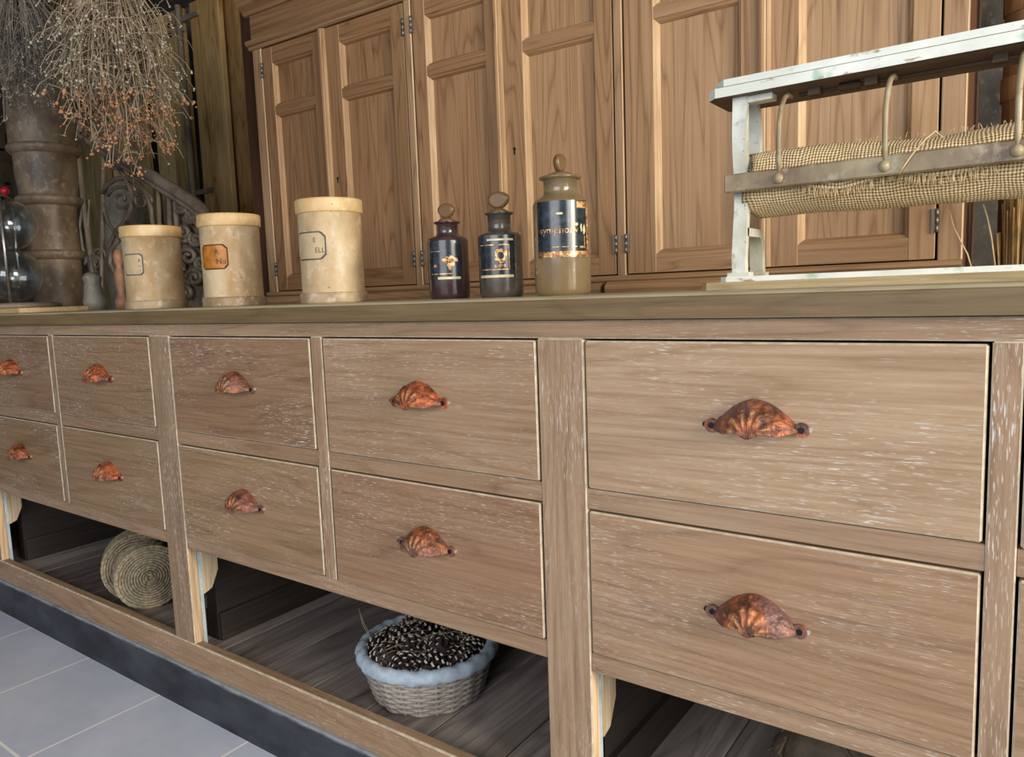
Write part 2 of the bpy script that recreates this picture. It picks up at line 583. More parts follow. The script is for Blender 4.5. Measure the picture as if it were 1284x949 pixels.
# ------------------------------------------------------------------ drawer counter
ZT = 0.900
X = [-2.062, -2.037, -1.578, -1.499, -1.0455, -1.0166, -0.570, -0.497, -0.043, -0.017]
ZA, ZB, ZC, ZD, ZE, ZF, ZG = 0.844, 0.642, 0.614, 0.409, 0.382, 0.164, 0.103
XL, XR = -3.62, 0.515
ctr = thing('drawer_counter', 'long limed oak shop counter with two rows of drawers above an open shelf', 'counter', (-1.5, 0.3, 0))


def part(mb, name, mats, color=None, parent=None):
    o = mb.build(name, mats, parent or ctr)
    if color:
        o.color = (*color, 1)
    return o


TH = 0.022
posts = [(-2.600, -2.524), (X[2], X[3]), (X[6], X[7]), (0.437, 0.513), (-3.62, -3.545)]
stiles = [(X[0], X[1]), (X[4], X[5]), (X[8], X[9])]
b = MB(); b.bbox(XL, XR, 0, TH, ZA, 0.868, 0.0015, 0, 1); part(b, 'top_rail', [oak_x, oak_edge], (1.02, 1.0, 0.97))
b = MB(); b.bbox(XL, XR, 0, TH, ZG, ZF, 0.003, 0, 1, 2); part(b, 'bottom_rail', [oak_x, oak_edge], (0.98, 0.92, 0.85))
b = MB(); b.box(XL, XR, -0.005, 0.012, 0.0, ZG - 0.001); part(b, 'plinth', plinth_m)
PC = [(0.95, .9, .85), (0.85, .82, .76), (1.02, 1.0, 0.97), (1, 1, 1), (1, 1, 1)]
for i, (a, c) in enumerate(posts):
    b = MB()
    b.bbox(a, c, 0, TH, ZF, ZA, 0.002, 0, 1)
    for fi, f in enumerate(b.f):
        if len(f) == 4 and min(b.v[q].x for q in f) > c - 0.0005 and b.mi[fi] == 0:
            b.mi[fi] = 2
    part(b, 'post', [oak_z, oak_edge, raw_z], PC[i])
    b = MB()                                              # raw inner cheek behind the post
    b.box(a, c - 0.001, TH, 0.030, 0.140, 0.40)
    part(b, 'post_cheek', pale_blue, (1, 1, 1))
    for s, xa in ((1, c - 0.013), (-1, a)):               # chamfered bracket under the drawer rail
        b = MB()
        b.prism([(0.0305, 0.40), (0.068, 0.40), (0.068, 0.315), (0.050, 0.277), (0.0305, 0.270)], 'x', xa, xa + 0.014)
        part(b, 'bracket', raw_z if i != 1 else raw_z, (0.86, 0.88, 0.86))
    b = MB()
    b.box(a + 0.02, c - 0.02, 0.070, 0.655, 0.140, 0.40)
    b.box(a + 0.010, c - 0.010, 0.072, 0.650, 0.140, 0.205)
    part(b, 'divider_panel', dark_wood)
for i, (a, c) in enumerate(stiles):
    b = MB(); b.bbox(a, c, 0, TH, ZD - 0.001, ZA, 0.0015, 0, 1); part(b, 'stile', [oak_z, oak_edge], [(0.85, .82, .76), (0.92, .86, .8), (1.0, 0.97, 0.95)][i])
bays = [(posts[0][1], X[0]), (X[1], X[2]), (X[3], X[4]), (X[5], X[6]), (X[7], X[8]), (X[9], 0.437)]
for i, (a, c) in enumerate(bays):
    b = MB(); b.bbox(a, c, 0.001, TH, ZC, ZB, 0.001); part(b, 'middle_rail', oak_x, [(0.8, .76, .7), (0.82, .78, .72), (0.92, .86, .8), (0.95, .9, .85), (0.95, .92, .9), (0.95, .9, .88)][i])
for (a, c) in ((posts[0][1], X[2]), (X[3], X[6]), (X[7], 0.437)):
    b = MB(); b.bbox(a, c, 0.001, TH, ZE, ZD, 0.0015); part(b, 'lower_rail', oak_x, (0.93, 0.88, 0.84))
b = MB(); b.box(-3.545, -2.60, 0.002, 0.02, ZF, ZA); part(b, 'end_panel', oak_x, (0.85, .8, .75))
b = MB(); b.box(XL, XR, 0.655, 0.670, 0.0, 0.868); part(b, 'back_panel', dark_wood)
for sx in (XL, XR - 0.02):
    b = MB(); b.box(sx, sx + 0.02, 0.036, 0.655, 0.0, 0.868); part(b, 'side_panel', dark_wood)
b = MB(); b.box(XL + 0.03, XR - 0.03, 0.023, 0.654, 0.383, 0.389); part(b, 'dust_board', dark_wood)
xx = XL + 0.022
k = 0
while xx < XR - 0.03:                                      # shelf planks running front to back
    w = 0.152
    x1 = min(xx + w, XR - 0.022)
    b = MB(); b.bbox(xx + 0.0012, x1 - 0.0012, 0.0225, 0.652, 0.118, 0.1395, 0.0015)
    o = part(b, 'shelf_plank', shelf_wood, (lambda q: (q, q * 1.0, q * 1.02))(random.uniform(0.75, 1.15)))
    xx = x1; k += 1


# cup pull
def cup_pull():
    b = MB()
    NU, NV = 56, 24
    a = 0.049
    rel = []
    vs = []
    for i in range(NU + 1):
        u = -1 + 2 * i / NU
        uu = abs(u)
        H = 0.0315 * max(0.0, 1 - uu ** 1.9) ** 1.05 + 0.0035
        D = 0.029 * max(0.0, 1 - uu ** 2.0) ** 0.6 + 0.0035
        tm = PI / 2 * 1.10
        for j in range(NV + 1):
            w = j / NV
            t = tm * w
            y = -D * math.sin(t)
            z = -0.006 + (H if t < PI / 2 else 0.5 * H) * math.cos(t)
            z += -0.0036 * w ** 6 * math.cos(3 * PI * u) * (1 - uu)
            rr = math.hypot(u * 0.95, 1 - w); th = math.atan2(1 - w + 1e-6, u)
            g = 0.0
            if 0.10 < rr < 0.62 and uu < 0.5:
                g += abs(math.cos(6.5 * th)) * min(1, (rr - 0.10) / 0.15) * (1 if rr < 0.55 else (0.62 - rr) / 0.07)
            for cx, cw in ((0.62, 0.66), (-0.62, 0.66), (0.40, 0.28), (-0.40, 0.28), (0.0, 0.16), (0.78, 0.36), (-0.78, 0.36)):
                r2 = math.hypot((u - cx) * 1.3, w - cw); t2 = math.atan2(w - cw, (u - cx))
                if r2 < 0.26:
                    g += max(0, math.cos(26 * r2 + t2)) * (1 - r2 / 0.26)
            if w > 0.9:
                g += 0.5
            g = min(1.0, g) * (1 - uu ** 8)
            nrm = Vector((u * 0.5, -math.sin(t), math.cos(t)))
            nrm.normalize()
            p = Vector((a * u, y, z)) + nrm * (0.0030 * g)
            vs.append(p); rel.append(g)
    fs = []
    for i in range(NU):
        for j in range(NV):
            q = i * (NV + 1) + j
            fs.append((q, q + 1, q + NV + 2, q + NV + 1))
    b.add(vs, fs, 0, True)
    # inner skin so the cup has thickness
    vs2 = [Vector((p.x * 0.94, p.y * 0.90, p.z * 0.90 - 0.0006)) for p in vs]
    b.add(vs2, [tuple(reversed(f)) for f in fs], 0, True); rel += [0.0] * len(vs2)
    lip = []
    n1 = len(vs)
    for i in range(NU):
        q = i * (NV + 1) + NV
        b.f.append([q, q + NV + 1, q + NV + 1 + n1, q + n1]); b.mi.append(0); b.sm.append(False)
    for s in (-1, 1):                                       # screw tabs
        cx = s * 0.0515
        poly = [(cx + 0.0085 * math.cos(t) * 1.0, -0.004 + 0.0085 * math.sin(t)) for t in [2 * PI * k / 16 for k in range(16)]]
        n0 = len(b.v)
        b.prism(poly, 'y', -0.0042, 0.0, 0)
        poly = [(cx + 0.0036 * math.cos(t), -0.004 + 0.0036 * math.sin(t)) for t in [2 * PI * k / 12 for k in range(12)]]
        b.prism(poly, 'y', -0.0056, -0.004, 1)
        poly = [(s * 0.0605 + 0.0024 * math.cos(t), -0.003 + 0.0030 * math.sin(t)) for t in [2 * PI * k / 10 for k in range(10)]]
        b.prism(poly, 'y', -0.0032, 0.0, 2 if s > 0 else 1)
        rel += [0.15] * (len(b.v) - n0)
    b.attr = ('relief', rel)
    return b


pull_proto = None


def drawer(x0, x1, z0, z1, color, pc, pz):
    global pull_proto
    g = 0.0028
    b = MB()
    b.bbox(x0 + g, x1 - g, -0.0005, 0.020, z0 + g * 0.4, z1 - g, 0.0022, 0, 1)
    b.box(x0 + 0.008, x0 + 0.018, 0.020, 0.45, z0 + 0.006, z1 - 0.03)
    b.box(x1 - 0.018, x1 - 0.008, 0.020, 0.45, z0 + 0.006, z1 - 0.03)
    b.box(x0 + 0.008, x1 - 0.008, 0.44, 0.45, z0 + 0.006, z1 - 0.03)
    b.box(x0 + 0.008, x1 - 0.008, 0.020, 0.45, z0 + 0.006, z0 + 0.012)
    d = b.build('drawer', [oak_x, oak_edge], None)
    relift(d, ((x0 + x1) / 2, 0, (z0 + z1) / 2))
    d.location = d.location - ctr.location
    d.parent = ctr
    d.color = (*color, 1)
    if pull_proto is None:
        h = cup_pull().build('cup_pull', [rust_m, screw_m, nail_m], None)
        pull_proto = h
    else:
        h = pull_proto.copy(); col.objects.link(h)
    h.parent = d
    h.location = (0.0, -0.0005, pz)
    h.rotation_euler = (0, random.uniform(-0.03, 0.03), 0)
    h.color = (*pc, 1)
    return d


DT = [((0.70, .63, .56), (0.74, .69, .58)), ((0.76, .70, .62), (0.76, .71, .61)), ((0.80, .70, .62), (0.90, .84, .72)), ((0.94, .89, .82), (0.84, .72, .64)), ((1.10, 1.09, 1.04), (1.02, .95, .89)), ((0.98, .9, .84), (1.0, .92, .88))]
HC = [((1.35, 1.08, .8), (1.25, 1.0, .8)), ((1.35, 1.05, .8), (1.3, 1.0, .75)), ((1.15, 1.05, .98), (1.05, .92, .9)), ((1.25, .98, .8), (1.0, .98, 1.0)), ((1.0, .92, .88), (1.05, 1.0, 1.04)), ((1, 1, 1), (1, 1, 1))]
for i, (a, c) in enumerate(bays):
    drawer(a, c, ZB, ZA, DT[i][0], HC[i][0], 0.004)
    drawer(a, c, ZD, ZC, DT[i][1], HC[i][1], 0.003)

# worktop
b = MB()
r = 0.0075
prof = [(-0.012, 0.8695), (-0.012, ZT - r)]
for q in range(1, 7):
    t = PI / 2 * q / 6
    prof.append((-0.012 + r - r * math.cos(t), ZT - r + r * math.sin(t)))
n0 = len(prof)
prof += [(0.668, ZT), (0.668, 0.8695)]
b.prism(prof, 'x', -3.66, 0.555)
for fi, f in enumerate(b.f):
    ys = [b.v[i].y for i in f]; zs = [b.v[i].z for i in f]
    if len(f) == 4 and min(zs) > ZT - r * 0.72:
        b.mi[fi] = 1
o = b.build('worktop', [oak_top, oak_end]); relift(o, (-1.5, 0.3, 0.8695)); o.color = (1, 1, 1, 1)
tag(o, 'long thick brown oak worktop board lying across the drawer counter', 'worktop')

# ------------------------------------------------------------------ pine cupboard
PHI = math.radians(1.4902)
cup = thing('pine_cupboard', 'tall stripped pine wall cupboard with a row of six panelled doors behind the counter', 'cupboard', (0, 0.765, 0), rotz=PHI)
CT, CB = 1.703, 0.941


def cpart(mb, name, mats, color=(1, 1, 1), parent=None):
    o = mb.build(name, mats, parent or cup, local=True)
    o.color = (*color, 1)
    return o


END = -0.134
b = MB()                                                   # carcass behind the doors, down to the floor
b.box(-2.11, -2.09, 0.026, 0.37, 0, 1.92); b.box(END - 0.02, END, 0.024, 0.37, 0.0, 1.92)
b.box(-2.09, END - 0.02, 0.355, 0.37, 0, 1.92); b.box(-2.09, END - 0.02, 0.026, 0.355, 1.90, 1.92)
b.box(-2.09, END - 0.02, 0.026, 0.355, 0.91, 0.93); b.box(-2.09, END - 0.02, 0.03, 0.05, 0.0, 0.93)
cpart(b, 'carcass', pine_side, (1.3, 1.3, 1.3))
for a, c, e in ((-2.105, -2.064, 0), (-1.459, -1.435, 0), (-0.831, -0.8095, 0), (-0.174, END, 1)):
    b = MB(); b.bbox(a, c, -0.003, 0.024, CB - 0.02, CT + 0.01, 0.002, 0, 1); cpart(b, 'frame_stile', [pine_z, pine_edge])
b = MB(); b.bbox(-2.2, -2.106, 0.03, 0.05, 0.0, 1.95, 0.002); cpart(b, 'side_casing', pine_side, (0.8, .75, .7))


def moulding(name, prof, x0, x1, color=(1, 1, 1), mat=pine_x):
    b = MB(); b.prism(prof, 'x', x0, x1); return cpart(b, name, mat, color)


moulding('cornice_bead', [(0.02, CT + 0.002), (-0.006, CT + 0.002), (-0.010, CT + 0.006), (-0.010, CT + 0.011), (-0.018, CT + 0.016), (-0.022, CT + 0.022), (-0.022, CT + 0.027), (0.02, CT + 0.030)], -2.115, END + 0.01, (0.74, .68, .62))
b = MB(); b.box(-2.11, END, 0.0, 0.024, CT + 0.03, 1.92); cpart(b, 'frieze_board', pine_x, (0.62, .54, .46))
moulding('crown_moulding', [(0.0, 1.812), (-0.008, 1.814), (-0.012, 1.822), (-0.03, 1.835), (-0.045, 1.86), (-0.05, 1.89), (-0.06, 1.90), (-0.06, 1.92), (0.0, 1.92)], -2.13, END + 0.02, (0.64, .56, .48))
moulding('base_rail', [(0.024, 0.925), (-0.012, 0.925), (-0.016, 0.929), (-0.016, 0.934), (-0.012, 0.938), (0.0, 0.9395), (0.024, 0.9395)], -2.105, END, (0.95, .9, .85))
moulding('base_moulding', [(0.024, 0.890), (-0.020, 0.890), (-0.030, 0.896), (-0.034, 0.906), (-0.032, 0.916), (-0.024, 0.923), (-0.0, 0.9245), (0.024, 0.9245)], -2.105, -0.862, (0.9, .85, .8))
moulding('base_moulding', [(0.024, 0.890), (-0.026, 0.890), (-0.036, 0.897), (-0.040, 0.908), (-0.036, 0.918), (-0.026, 0.9245), (0.024, 0.9245)], -0.848, -0.20, (1.0, .96, .92))


def door(s0, s1, panel, hinge, astragal, key, color, pcolor):
    g = 0.0022
    y0, y1 = -0.001, 0.020
    yp = 0.0125
    p0, p1 = panel
    rows = [(0.984, 1.496), (1.521, 1.653)]
    z0, z1 = CB + 0.001, CT - 0.001
    b = MB()
    b.bbox(s0 + g, p0, y0, y1, z0, z1, 0.0012, 0, 1)
    b.bbox(p1, s1 - g, y0, y1, z0, z1, 0.0012, 0, 1)
    for za, zb in ((z0, rows[0][0]), (rows[0][1], rows[1][0]), (rows[1][1], z1)):
        b.bbox(p0, p1, y0 + 0.0004, y1, za, zb, 0.0008, 2)
    m = 0.011
    for za, zb in rows:                                    # ovolo moulding round each recess
        ring = [[(p0 + d, y, za + d), (p1 - d, y, za + d), (p1 - d, y, zb - d), (p0 + d, y, zb - d)] for d, y in ((0, y0 + 0.0015), (0.002, y0 + 0.004), (0.006, y0 + 0.0055), (0.009, y0 + 0.010), (m, yp))]
        for q in range(len(ring) - 1):
            for e in range(4):
                e2 = (e + 1) % 4
                b.add([ring[q][e], ring[q][e2], ring[q + 1][e2], ring[q + 1][e]], [(0, 1, 2, 3)], {0: 2, 1: 0, 2: 2, 3: 1}[e])  # left recess face in pale pine, light from the right put into colour
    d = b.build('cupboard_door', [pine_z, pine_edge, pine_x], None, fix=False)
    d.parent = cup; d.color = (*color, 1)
    # turn all faces outward
    bm = bmesh.new(); bm.from_mesh(d.data); bmesh.ops.recalc_face_normals(bm, faces=bm.faces); bm.to_mesh(d.data); bm.free()
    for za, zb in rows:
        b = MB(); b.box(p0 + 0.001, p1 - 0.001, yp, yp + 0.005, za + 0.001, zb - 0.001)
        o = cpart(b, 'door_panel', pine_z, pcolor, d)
    hx = s0 if hinge < 0 else s1
    for hz in ((0.990, 1.034), (1.615, 1.66)):
        b = MB()
        for q in range(3):
            h = (hz[1] - hz[0]) / 3
            b.tube([(hx, -0.005, hz[0] + q * h + 0.0006), (hx, -0.005, hz[0] + (q + 1) * h - 0.0006)], 0.0033, 10)
        b.box(hx - hinge * 0.009, hx, -0.0035, -0.001, hz[0], hz[1])
        cpart(b, 'hinge', hinge_metal, (1, 1, 1), d)
    if astragal:
        ax = s0 if astragal < 0 else s1
        b = MB()
        b.prism([(ax - 0.012, -0.001), (ax - 0.012, -0.007), (ax - 0.009, -0.011), (ax - 0.004, -0.0125), (ax + 0.001, -0.011), (ax + 0.004, -0.007), (ax + 0.006, -0.009), (ax + 0.011, -0.008), (ax + 0.012, -0.001)], 'z', z0, z1, 0)
        for fi, f in enumerate(b.f):
            xs = [b.v[i].x for i in f]
            if len(f) == 4 and min(xs) > ax + 0.0005:
                b.mi[fi] = 1
        cpart(b, 'astragal', [pine_z, pine_edge], color, d)
    if key:
        b = MB()
        kx, kz = key
        b.prism([(kx + 0.004 * math.cos(t), kz + 0.006 + 0.004 * math.sin(t)) for t in [2 * PI * q / 12 for q in range(12)]], 'y', -0.0018, -0.0005)
        b.box(kx - 0.002, kx + 0.002, -0.0018, -0.0005, kz - 0.008, kz + 0.005)
        cpart(b, 'keyhole', black_gap, (1, 1, 1), d)
    return d


door(-2.062, -1.782, (-2.015, -1.829), -1, 0, None, (0.68, .58, .50), (0.70, .60, .52))  # tints darken towards the left door, light falloff put into the colour
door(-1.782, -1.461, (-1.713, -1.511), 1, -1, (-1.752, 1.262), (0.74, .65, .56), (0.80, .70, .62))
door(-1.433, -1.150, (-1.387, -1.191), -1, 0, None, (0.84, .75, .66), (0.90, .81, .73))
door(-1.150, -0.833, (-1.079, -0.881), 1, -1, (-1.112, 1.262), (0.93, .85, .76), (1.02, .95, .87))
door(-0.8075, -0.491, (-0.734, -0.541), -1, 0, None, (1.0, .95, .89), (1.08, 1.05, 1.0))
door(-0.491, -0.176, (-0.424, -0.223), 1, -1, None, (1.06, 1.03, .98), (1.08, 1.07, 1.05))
b = MB(); b.box(-2.06, -0.176, 0.0205, 0.026, CB, CT); cpart(b, 'shadow_board', black_gap)


# ------------------------------------------------------------------ wrapped patches and lettering on round things
AOFF = [0.0]


def patch(b, c, r, a0, a1, z0, z1, mi=0, n=14, chamfer=0.0):
    a0 += AOFF[0]; a1 += AOFF[0]
    """curved rectangle on a cylinder, angles measured from -y toward +x"""
    vs = []
    for i in range(n + 1):
        t = a0 + (a1 - a0) * i / n
        cut = 0.0
        if chamfer:
            e = min(t - a0, a1 - t) * r
            cut = max(0.0, chamfer - e)
        for z in (z0 + cut, z1 - cut):
            vs.append((c[0] + r * math.sin(t), c[1] - r * math.cos(t), c[2] + z))
    b.add(vs, [(2 * i, 2 * i + 2, 2 * i + 3, 2 * i + 1) for i in range(n)], mi, True)


def lettering(b, text, c, r, amid, zmid, size, mi=0, shear=0.0):
    cu = bpy.data.curves.new('t', 'FONT'); cu.body = text; cu.size = size; cu.align_x = 'CENTER'; cu.resolution_u = 2; cu.shear = shear
    ob = bpy.data.objects.new('t', cu); col.objects.link(ob)
    me = bpy.data.meshes.new_from_object(ob.evaluated_get(bpy.context.evaluated_depsgraph_get()))
    vs = []
    for v in me.vertices:
        t = AOFF[0] + amid + v.co.x / r
        vs.append((c[0] + r * math.sin(t), c[1] - r * math.cos(t), c[2] + zmid + v.co.y - size * 0.35))
    b.add(vs, [tuple(p.vertices) for p in me.polygons], mi)
    bpy.data.objects.remove(ob); bpy.data.meshes.remove(me); bpy.data.curves.remove(cu)


# ------------------------------------------------------------------ canisters
def canister(u, y, w, h, label, lab_m, ink_m, text, lz, lh, lw, cham, aoff):
    p = P(u, 382, y)
    d = (Vector((p.x, y, 0)) - Vector((CAM.x, CAM.y, 0)))
    depth = FWD.x * d.x + FWD.y * d.y
    r = 0.5 * w * depth / F * 0.985
    H = h * depth / F
    c = (p.x, y, ZT)
    t = thing('storage_jar', label, 'jar', c, 'cream storage jars on the counter')
    rb = r * 0.93
    b = MB()
    b.lathe([(0.0, 0.004), (rb * 0.97, 0.004), (rb, 0.02), (rb * 0.995, H * 0.5), (rb, H * 0.88), (rb * 0.9, H * 0.885), (0, H * 0.885)], c, 48)
    t_body = b.build('body', can_m, t)
    b = MB()
    b.lathe([(0, 0.0), (r * 0.99, 0.0), (r * 1.0, 0.003), (r * 1.0, H * 0.085), (r * 0.985, H * 0.10), (rb * 0.99, H * 0.105)], c, 48)
    b.build('base_band', can_m2, t)
    b = MB()
    lr = r * 0.985
    b.lathe([(rb * 0.98, H * 0.865), (lr * 0.985, H * 0.868), (lr, H * 0.88), (lr, H * 0.985), (lr * 0.985, H), (lr * 0.9, H * 0.997), (0, H * 0.99)], c, 48)
    b.build('lid', can_lid, t)
    b = MB()
    a1 = lw / r
    bw = 0.003
    rr = rb * 1.004
    patch(b, c, rr, aoff - a1, aoff + a1, lz * H, (lz + lh) * H, 1, 22, cham)
    patch(b, c, rr + 0.0006, aoff - a1 + bw / rr, aoff + a1 - bw / rr, lz * H + bw, (lz + lh) * H - bw, 0, 22, cham)
    for (s, fa, fz, fs) in text:
        lettering(b, s, c, rr + 0.0012, aoff + fa, (lz + lh * fz) * H, fs, 1)
    b.build('label', [lab_m, ink_m], t)
    return t


canister(197, 0.25, 73, 100, 'smallest cream storage jar with a small blank grey label, left of the other two', lab_white, ink_grey, [('A', 0.30, 0.68, 0.012), ('--', 0.3, 0.45, 0.014), ('-', 0.3, 0.25, 0.014)], 0.405, 0.26, 0.034, 0.006, 0.30)
canister(295, 0.25, 77, 111, 'middle cream storage jar carrying an amber orange label', lab_orange, ink_brown, [('R', 0.16, 0.70, 0.018), ('No', 0.30, 0.32, 0.018)], 0.40, 0.27, 0.040, 0.009, 0.33)
canister(420, 0.25, 84, 125, 'largest cream storage jar with a grey outlined label, nearest the glass bottles', lab_white, ink_grey, [('E', 0.28, 0.70, 0.014), ('ELL', 0.44, 0.34, 0.015)], 0.415, 0.27, 0.046, 0.010, 0.06)


# ------------------------------------------------------------------ bottles
def bottle(u, y, w, hb, hn, label, glass, neck_r, style):
    """w body px width, hb shoulder height px, hn lip height px"""
    p = P(u, 372, y)
    d = Vector((p.x - CAM.x, y - CAM.y, 0))
    depth = FWD.x * d.x + FWD.y * d.y
    k = depth / F
    r = 0.5 * w * k; Hs = hb * k; Hl = hn * k
    c = (p.x, y, ZT)
    t = thing('apothecary_bottle', label, 'bottle', c, 'apothecary bottles on the counter')
    rn = r * neck_r
    b = MB()
    b.lathe([(0, 0.001), (r * 0.90, 0.0), (r * 0.97, 0.004), (r, 0.010), (r, Hs * 0.93), (r * 0.97, Hs * 0.965), (r * 0.88, Hs * 0.99), (rn * 1.25, Hs * 1.015), (rn * 1.04, Hs * 1.04), (rn, Hs * 1.07), (rn, Hl * 0.965), (rn * 1.10, Hl * 0.972), (rn * 1.24, Hl * 0.98), (rn * 1.26, Hl * 0.995), (rn * 1.15, Hl), (rn * 0.85, Hl * 0.998), (rn * 0.8, Hl * 0.99), (0, Hl * 0.985)], c, 40)
    b.build('body', glass, t)
    return t, c, r, rn, Hs, Hl, k


def stopper(t, c, rn, Hl, wpx, hpx, k, ang):
    b = MB()
    w = wpx * k / 2; h = hpx * k
    b.lathe([(0, -0.01), (rn * 0.7, -0.008), (rn * 0.78, 0.0), (rn * 0.80, 0.003), (rn * 0.5, 0.006), (rn * 0.42, h * 0.20)], (c[0], c[1], c[2] + Hl), 20)
    zc = h * 0.60
    n = 20
    ring = []
    poly = []
    for q in range(n):
        a = 2 * PI * q / n
        x = w * math.cos(a) * (0.86 + 0.14 * math.sin(a)); z = zc + h * 0.42 * math.sin(a)
        poly.append((x, z))
    ca, sa = math.cos(ang), math.sin(ang)
    layers = []
    for dy, s in ((-0.0062, 0.72), (-0.005, 0.92), (-0.002, 1.0), (0.002, 1.0), (0.005, 0.92), (0.0062, 0.72)):
        layers.append([(c[0] + x * s * ca - dy * sa, c[1] + x * s * sa + dy * ca, c[2] + Hl + zc + (z - zc) * s) for x, z in poly])
    vs = [q for L in layers for q in L]
    fs = [(i * n + q, i * n + (q + 1) % n, (i + 1) * n + (q + 1) % n, (i + 1) * n + q) for i in range(5) for q in range(n)]
    o = b.add(vs, fs, 0, True)
    b.f += [[o + q for q in range(n)], [o + 5 * n + q for q in range(n)]]; b.mi += [0, 0]; b.sm += [False, False]
    b.build('stopper', glass_stop, t)


def gold_box(b, c, rr, a0, a1, z0, z1, w, mi, sides='tbr'):
    if 't' in sides: patch(b, c, rr, a0, a1, z1 - w, z1, mi)
    if 'b' in sides: patch(b, c, rr, a0, a1, z0, z0 + w, mi)
    if 'r' in sides: patch(b, c, rr, a1 - w / rr, a1, z0, z1, mi, 3)
    if 'l' in sides: patch(b, c, rr, a0, a0 + w / rr, z0, z1, mi, 3)


def blob(b, c, rr, a, z, ra, rz, mi, seed, n=22, hole=0.0):
    rnd = random.Random(seed); a += AOFF[0]
    vs = []
    for q in range(n):
        t = 2 * PI * q / n
        s = 0.75 + 0.4 * rnd.random()
        vs.append((c[0] + rr * math.sin(a + ra * s * math.cos(t) / rr), c[1] - rr * math.cos(a + ra * s * math.cos(t) / rr), c[2] + z + rz * s * math.sin(t)))
    if hole:
        o = []
        for q in range(n):
            t = 2 * PI * q / n
            o.append((c[0] + rr * math.sin(a + ra * hole * math.cos(t) / rr), c[1] - rr * math.cos(a + ra * hole * math.cos(t) / rr), c[2] + z + rz * hole * math.sin(t)))
        b.add(vs + o, [(q, (q + 1) % n, n + (q + 1) % n, n + q) for q in range(n)], mi)
    else:
        b.add(vs, [tuple(range(n))], mi)


# left bottle
AOFF[0] = 0.34
t, c, r, rn, Hs, Hl, k = bottle(564.5, 0.25, 51, 76, 95, 'smallest dark plum glass apothecary bottle, left of the three, with a black label', glass_purple, 0.52, 0)
stopper(t, c, rn, Hl, 27, 22, k, 0.15)
b = MB(); rr = r + 0.0005
patch(b, c, rr, -1.15, 0.95, 0.32 * Hs, 0.92 * Hs, 0, 24)
r2 = rr + 0.0004
patch(b, c, r2, -0.55, -0.05, 0.755 * Hs, 0.765 * Hs, 1); blob(b, c, r2, 0.42, 0.60 * Hs, 0.010, 0.010, 1, 5); blob(b, c, r2, 0.42, 0.56 * Hs, 0.004, 0.012, 1, 6)
blob(b, c, r2, 0.18, 0.62 * Hs, 0.006, 0.004, 1, 8); blob(b, c, r2, 0.7, 0.62 * Hs, 0.005, 0.004, 1, 9); blob(b, c, r2, -0.3, 0.53 * Hs, 0.004, 0.003, 1, 10)
patch(b, c, r2, -0.6, 0.55, 0.395 * Hs, 0.41 * Hs, 1); patch(b, c, r2, -0.2, 0.93, 0.315 * Hs, 0.355 * Hs, 2)
b.build('label', [label_black, gold_m, cream_strip], t)
# middle bottle
AOFF[0] = 0.52
t, c, r, rn, Hs, Hl, k = bottle(629.5, 0.25, 55, 79, 104, 'middle smoky glass apothecary bottle with a torn patch on its black gilt label', glass_smoke, 0.52, 0)
stopper(t, c, rn, Hl, 33, 25, k, 0.2)
b = MB(); rr = r + 0.0005
patch(b, c, rr, -1.1, 0.80, 0.30 * Hs, 0.95 * Hs, 0, 24)
r2 = rr + 0.0004
patch(b, c, r2, -0.5, 0.72, 0.865 * Hs, 0.895 * Hs, 2)
gold_box(b, c, r2, -0.9, 0.52, 0.42 * Hs, 0.81 * Hs, 0.0018, 1, 'tbr')
blob(b, c, r2, 0.12, 0.64 * Hs, 0.012, 0.0125, 1, 11, hole=0.5); blob(b, c, r2, 0.12, 0.48 * Hs, 0.005, 0.003, 1, 12); blob(b, c, r2, -0.12, 0.48 * Hs, 0.002, 0.003, 1, 13); blob(b, c, r2, 0.28, 0.48 * Hs, 0.002, 0.003, 1, 14)
patch(b, c, r2, -0.95, 0.70, 0.305 * Hs, 0.345 * Hs, 2)
b.build('label', [label_black, gold_m, cream_strip], t)
# right bottle
AOFF[0] = 0.80
t, c, r, rn, Hs, Hl, k = bottle(706.5, 0.25, 70, 118, 145, 'tallest olive glass apothecary bottle, nearest the roll rack, with a gilt bordered black label', glass_amber, 0.60, 0)
stopper(t, c, rn, Hl, 20, 27, k, 1.35)
b = MB(); rr = r + 0.0005
patch(b, c, rr, -1.2, 0.88, 0.385 * Hs, 0.955 * Hs, 0, 26)
r2 = rr + 0.0004
patch(b, c, r2, -1.15, 0.86, 0.388 * Hs, 0.445 * Hs, 1, 20); patch(b, c, r2, 0.74, 0.86, 0.39 * Hs, 0.93 * Hs, 1, 4); patch(b, c, r2, 0.30, 0.86, 0.88 * Hs, 0.945 * Hs, 1, 8)
patch(b, c, r2, 0.60, 0.66, 0.475 * Hs, 0.60 * Hs, 1, 3); patch(b, c, r2, 0.40, 0.66, 0.475 * Hs, 0.495 * Hs, 1, 4)
patch(b, c, r2, -0.42, -0.2, 0.815 * Hs, 0.835 * Hs, 2, 4)
patch(b, c, r2, -0.6, 0.3, 0.488 * Hs, 0.494 * Hs, 1, 8)
lettering(b, 'symphony', c, r2, -0.36, 0.665 * Hs, 0.017, 1, 0.0); blob(b, c, r2, 0.22, 0.715 * Hs, 0.008, 0.003, 2, 31); blob(b, c, r2, 0.48, 0.68 * Hs, 0.002, 0.007, 2, 32); blob(b, c, r2, 0.62, 0.66 * Hs, 0.003, 0.008, 2, 33)
b.build('label', [label_black, gold_m, cream_strip], t)

AOFF[0] = 0.0
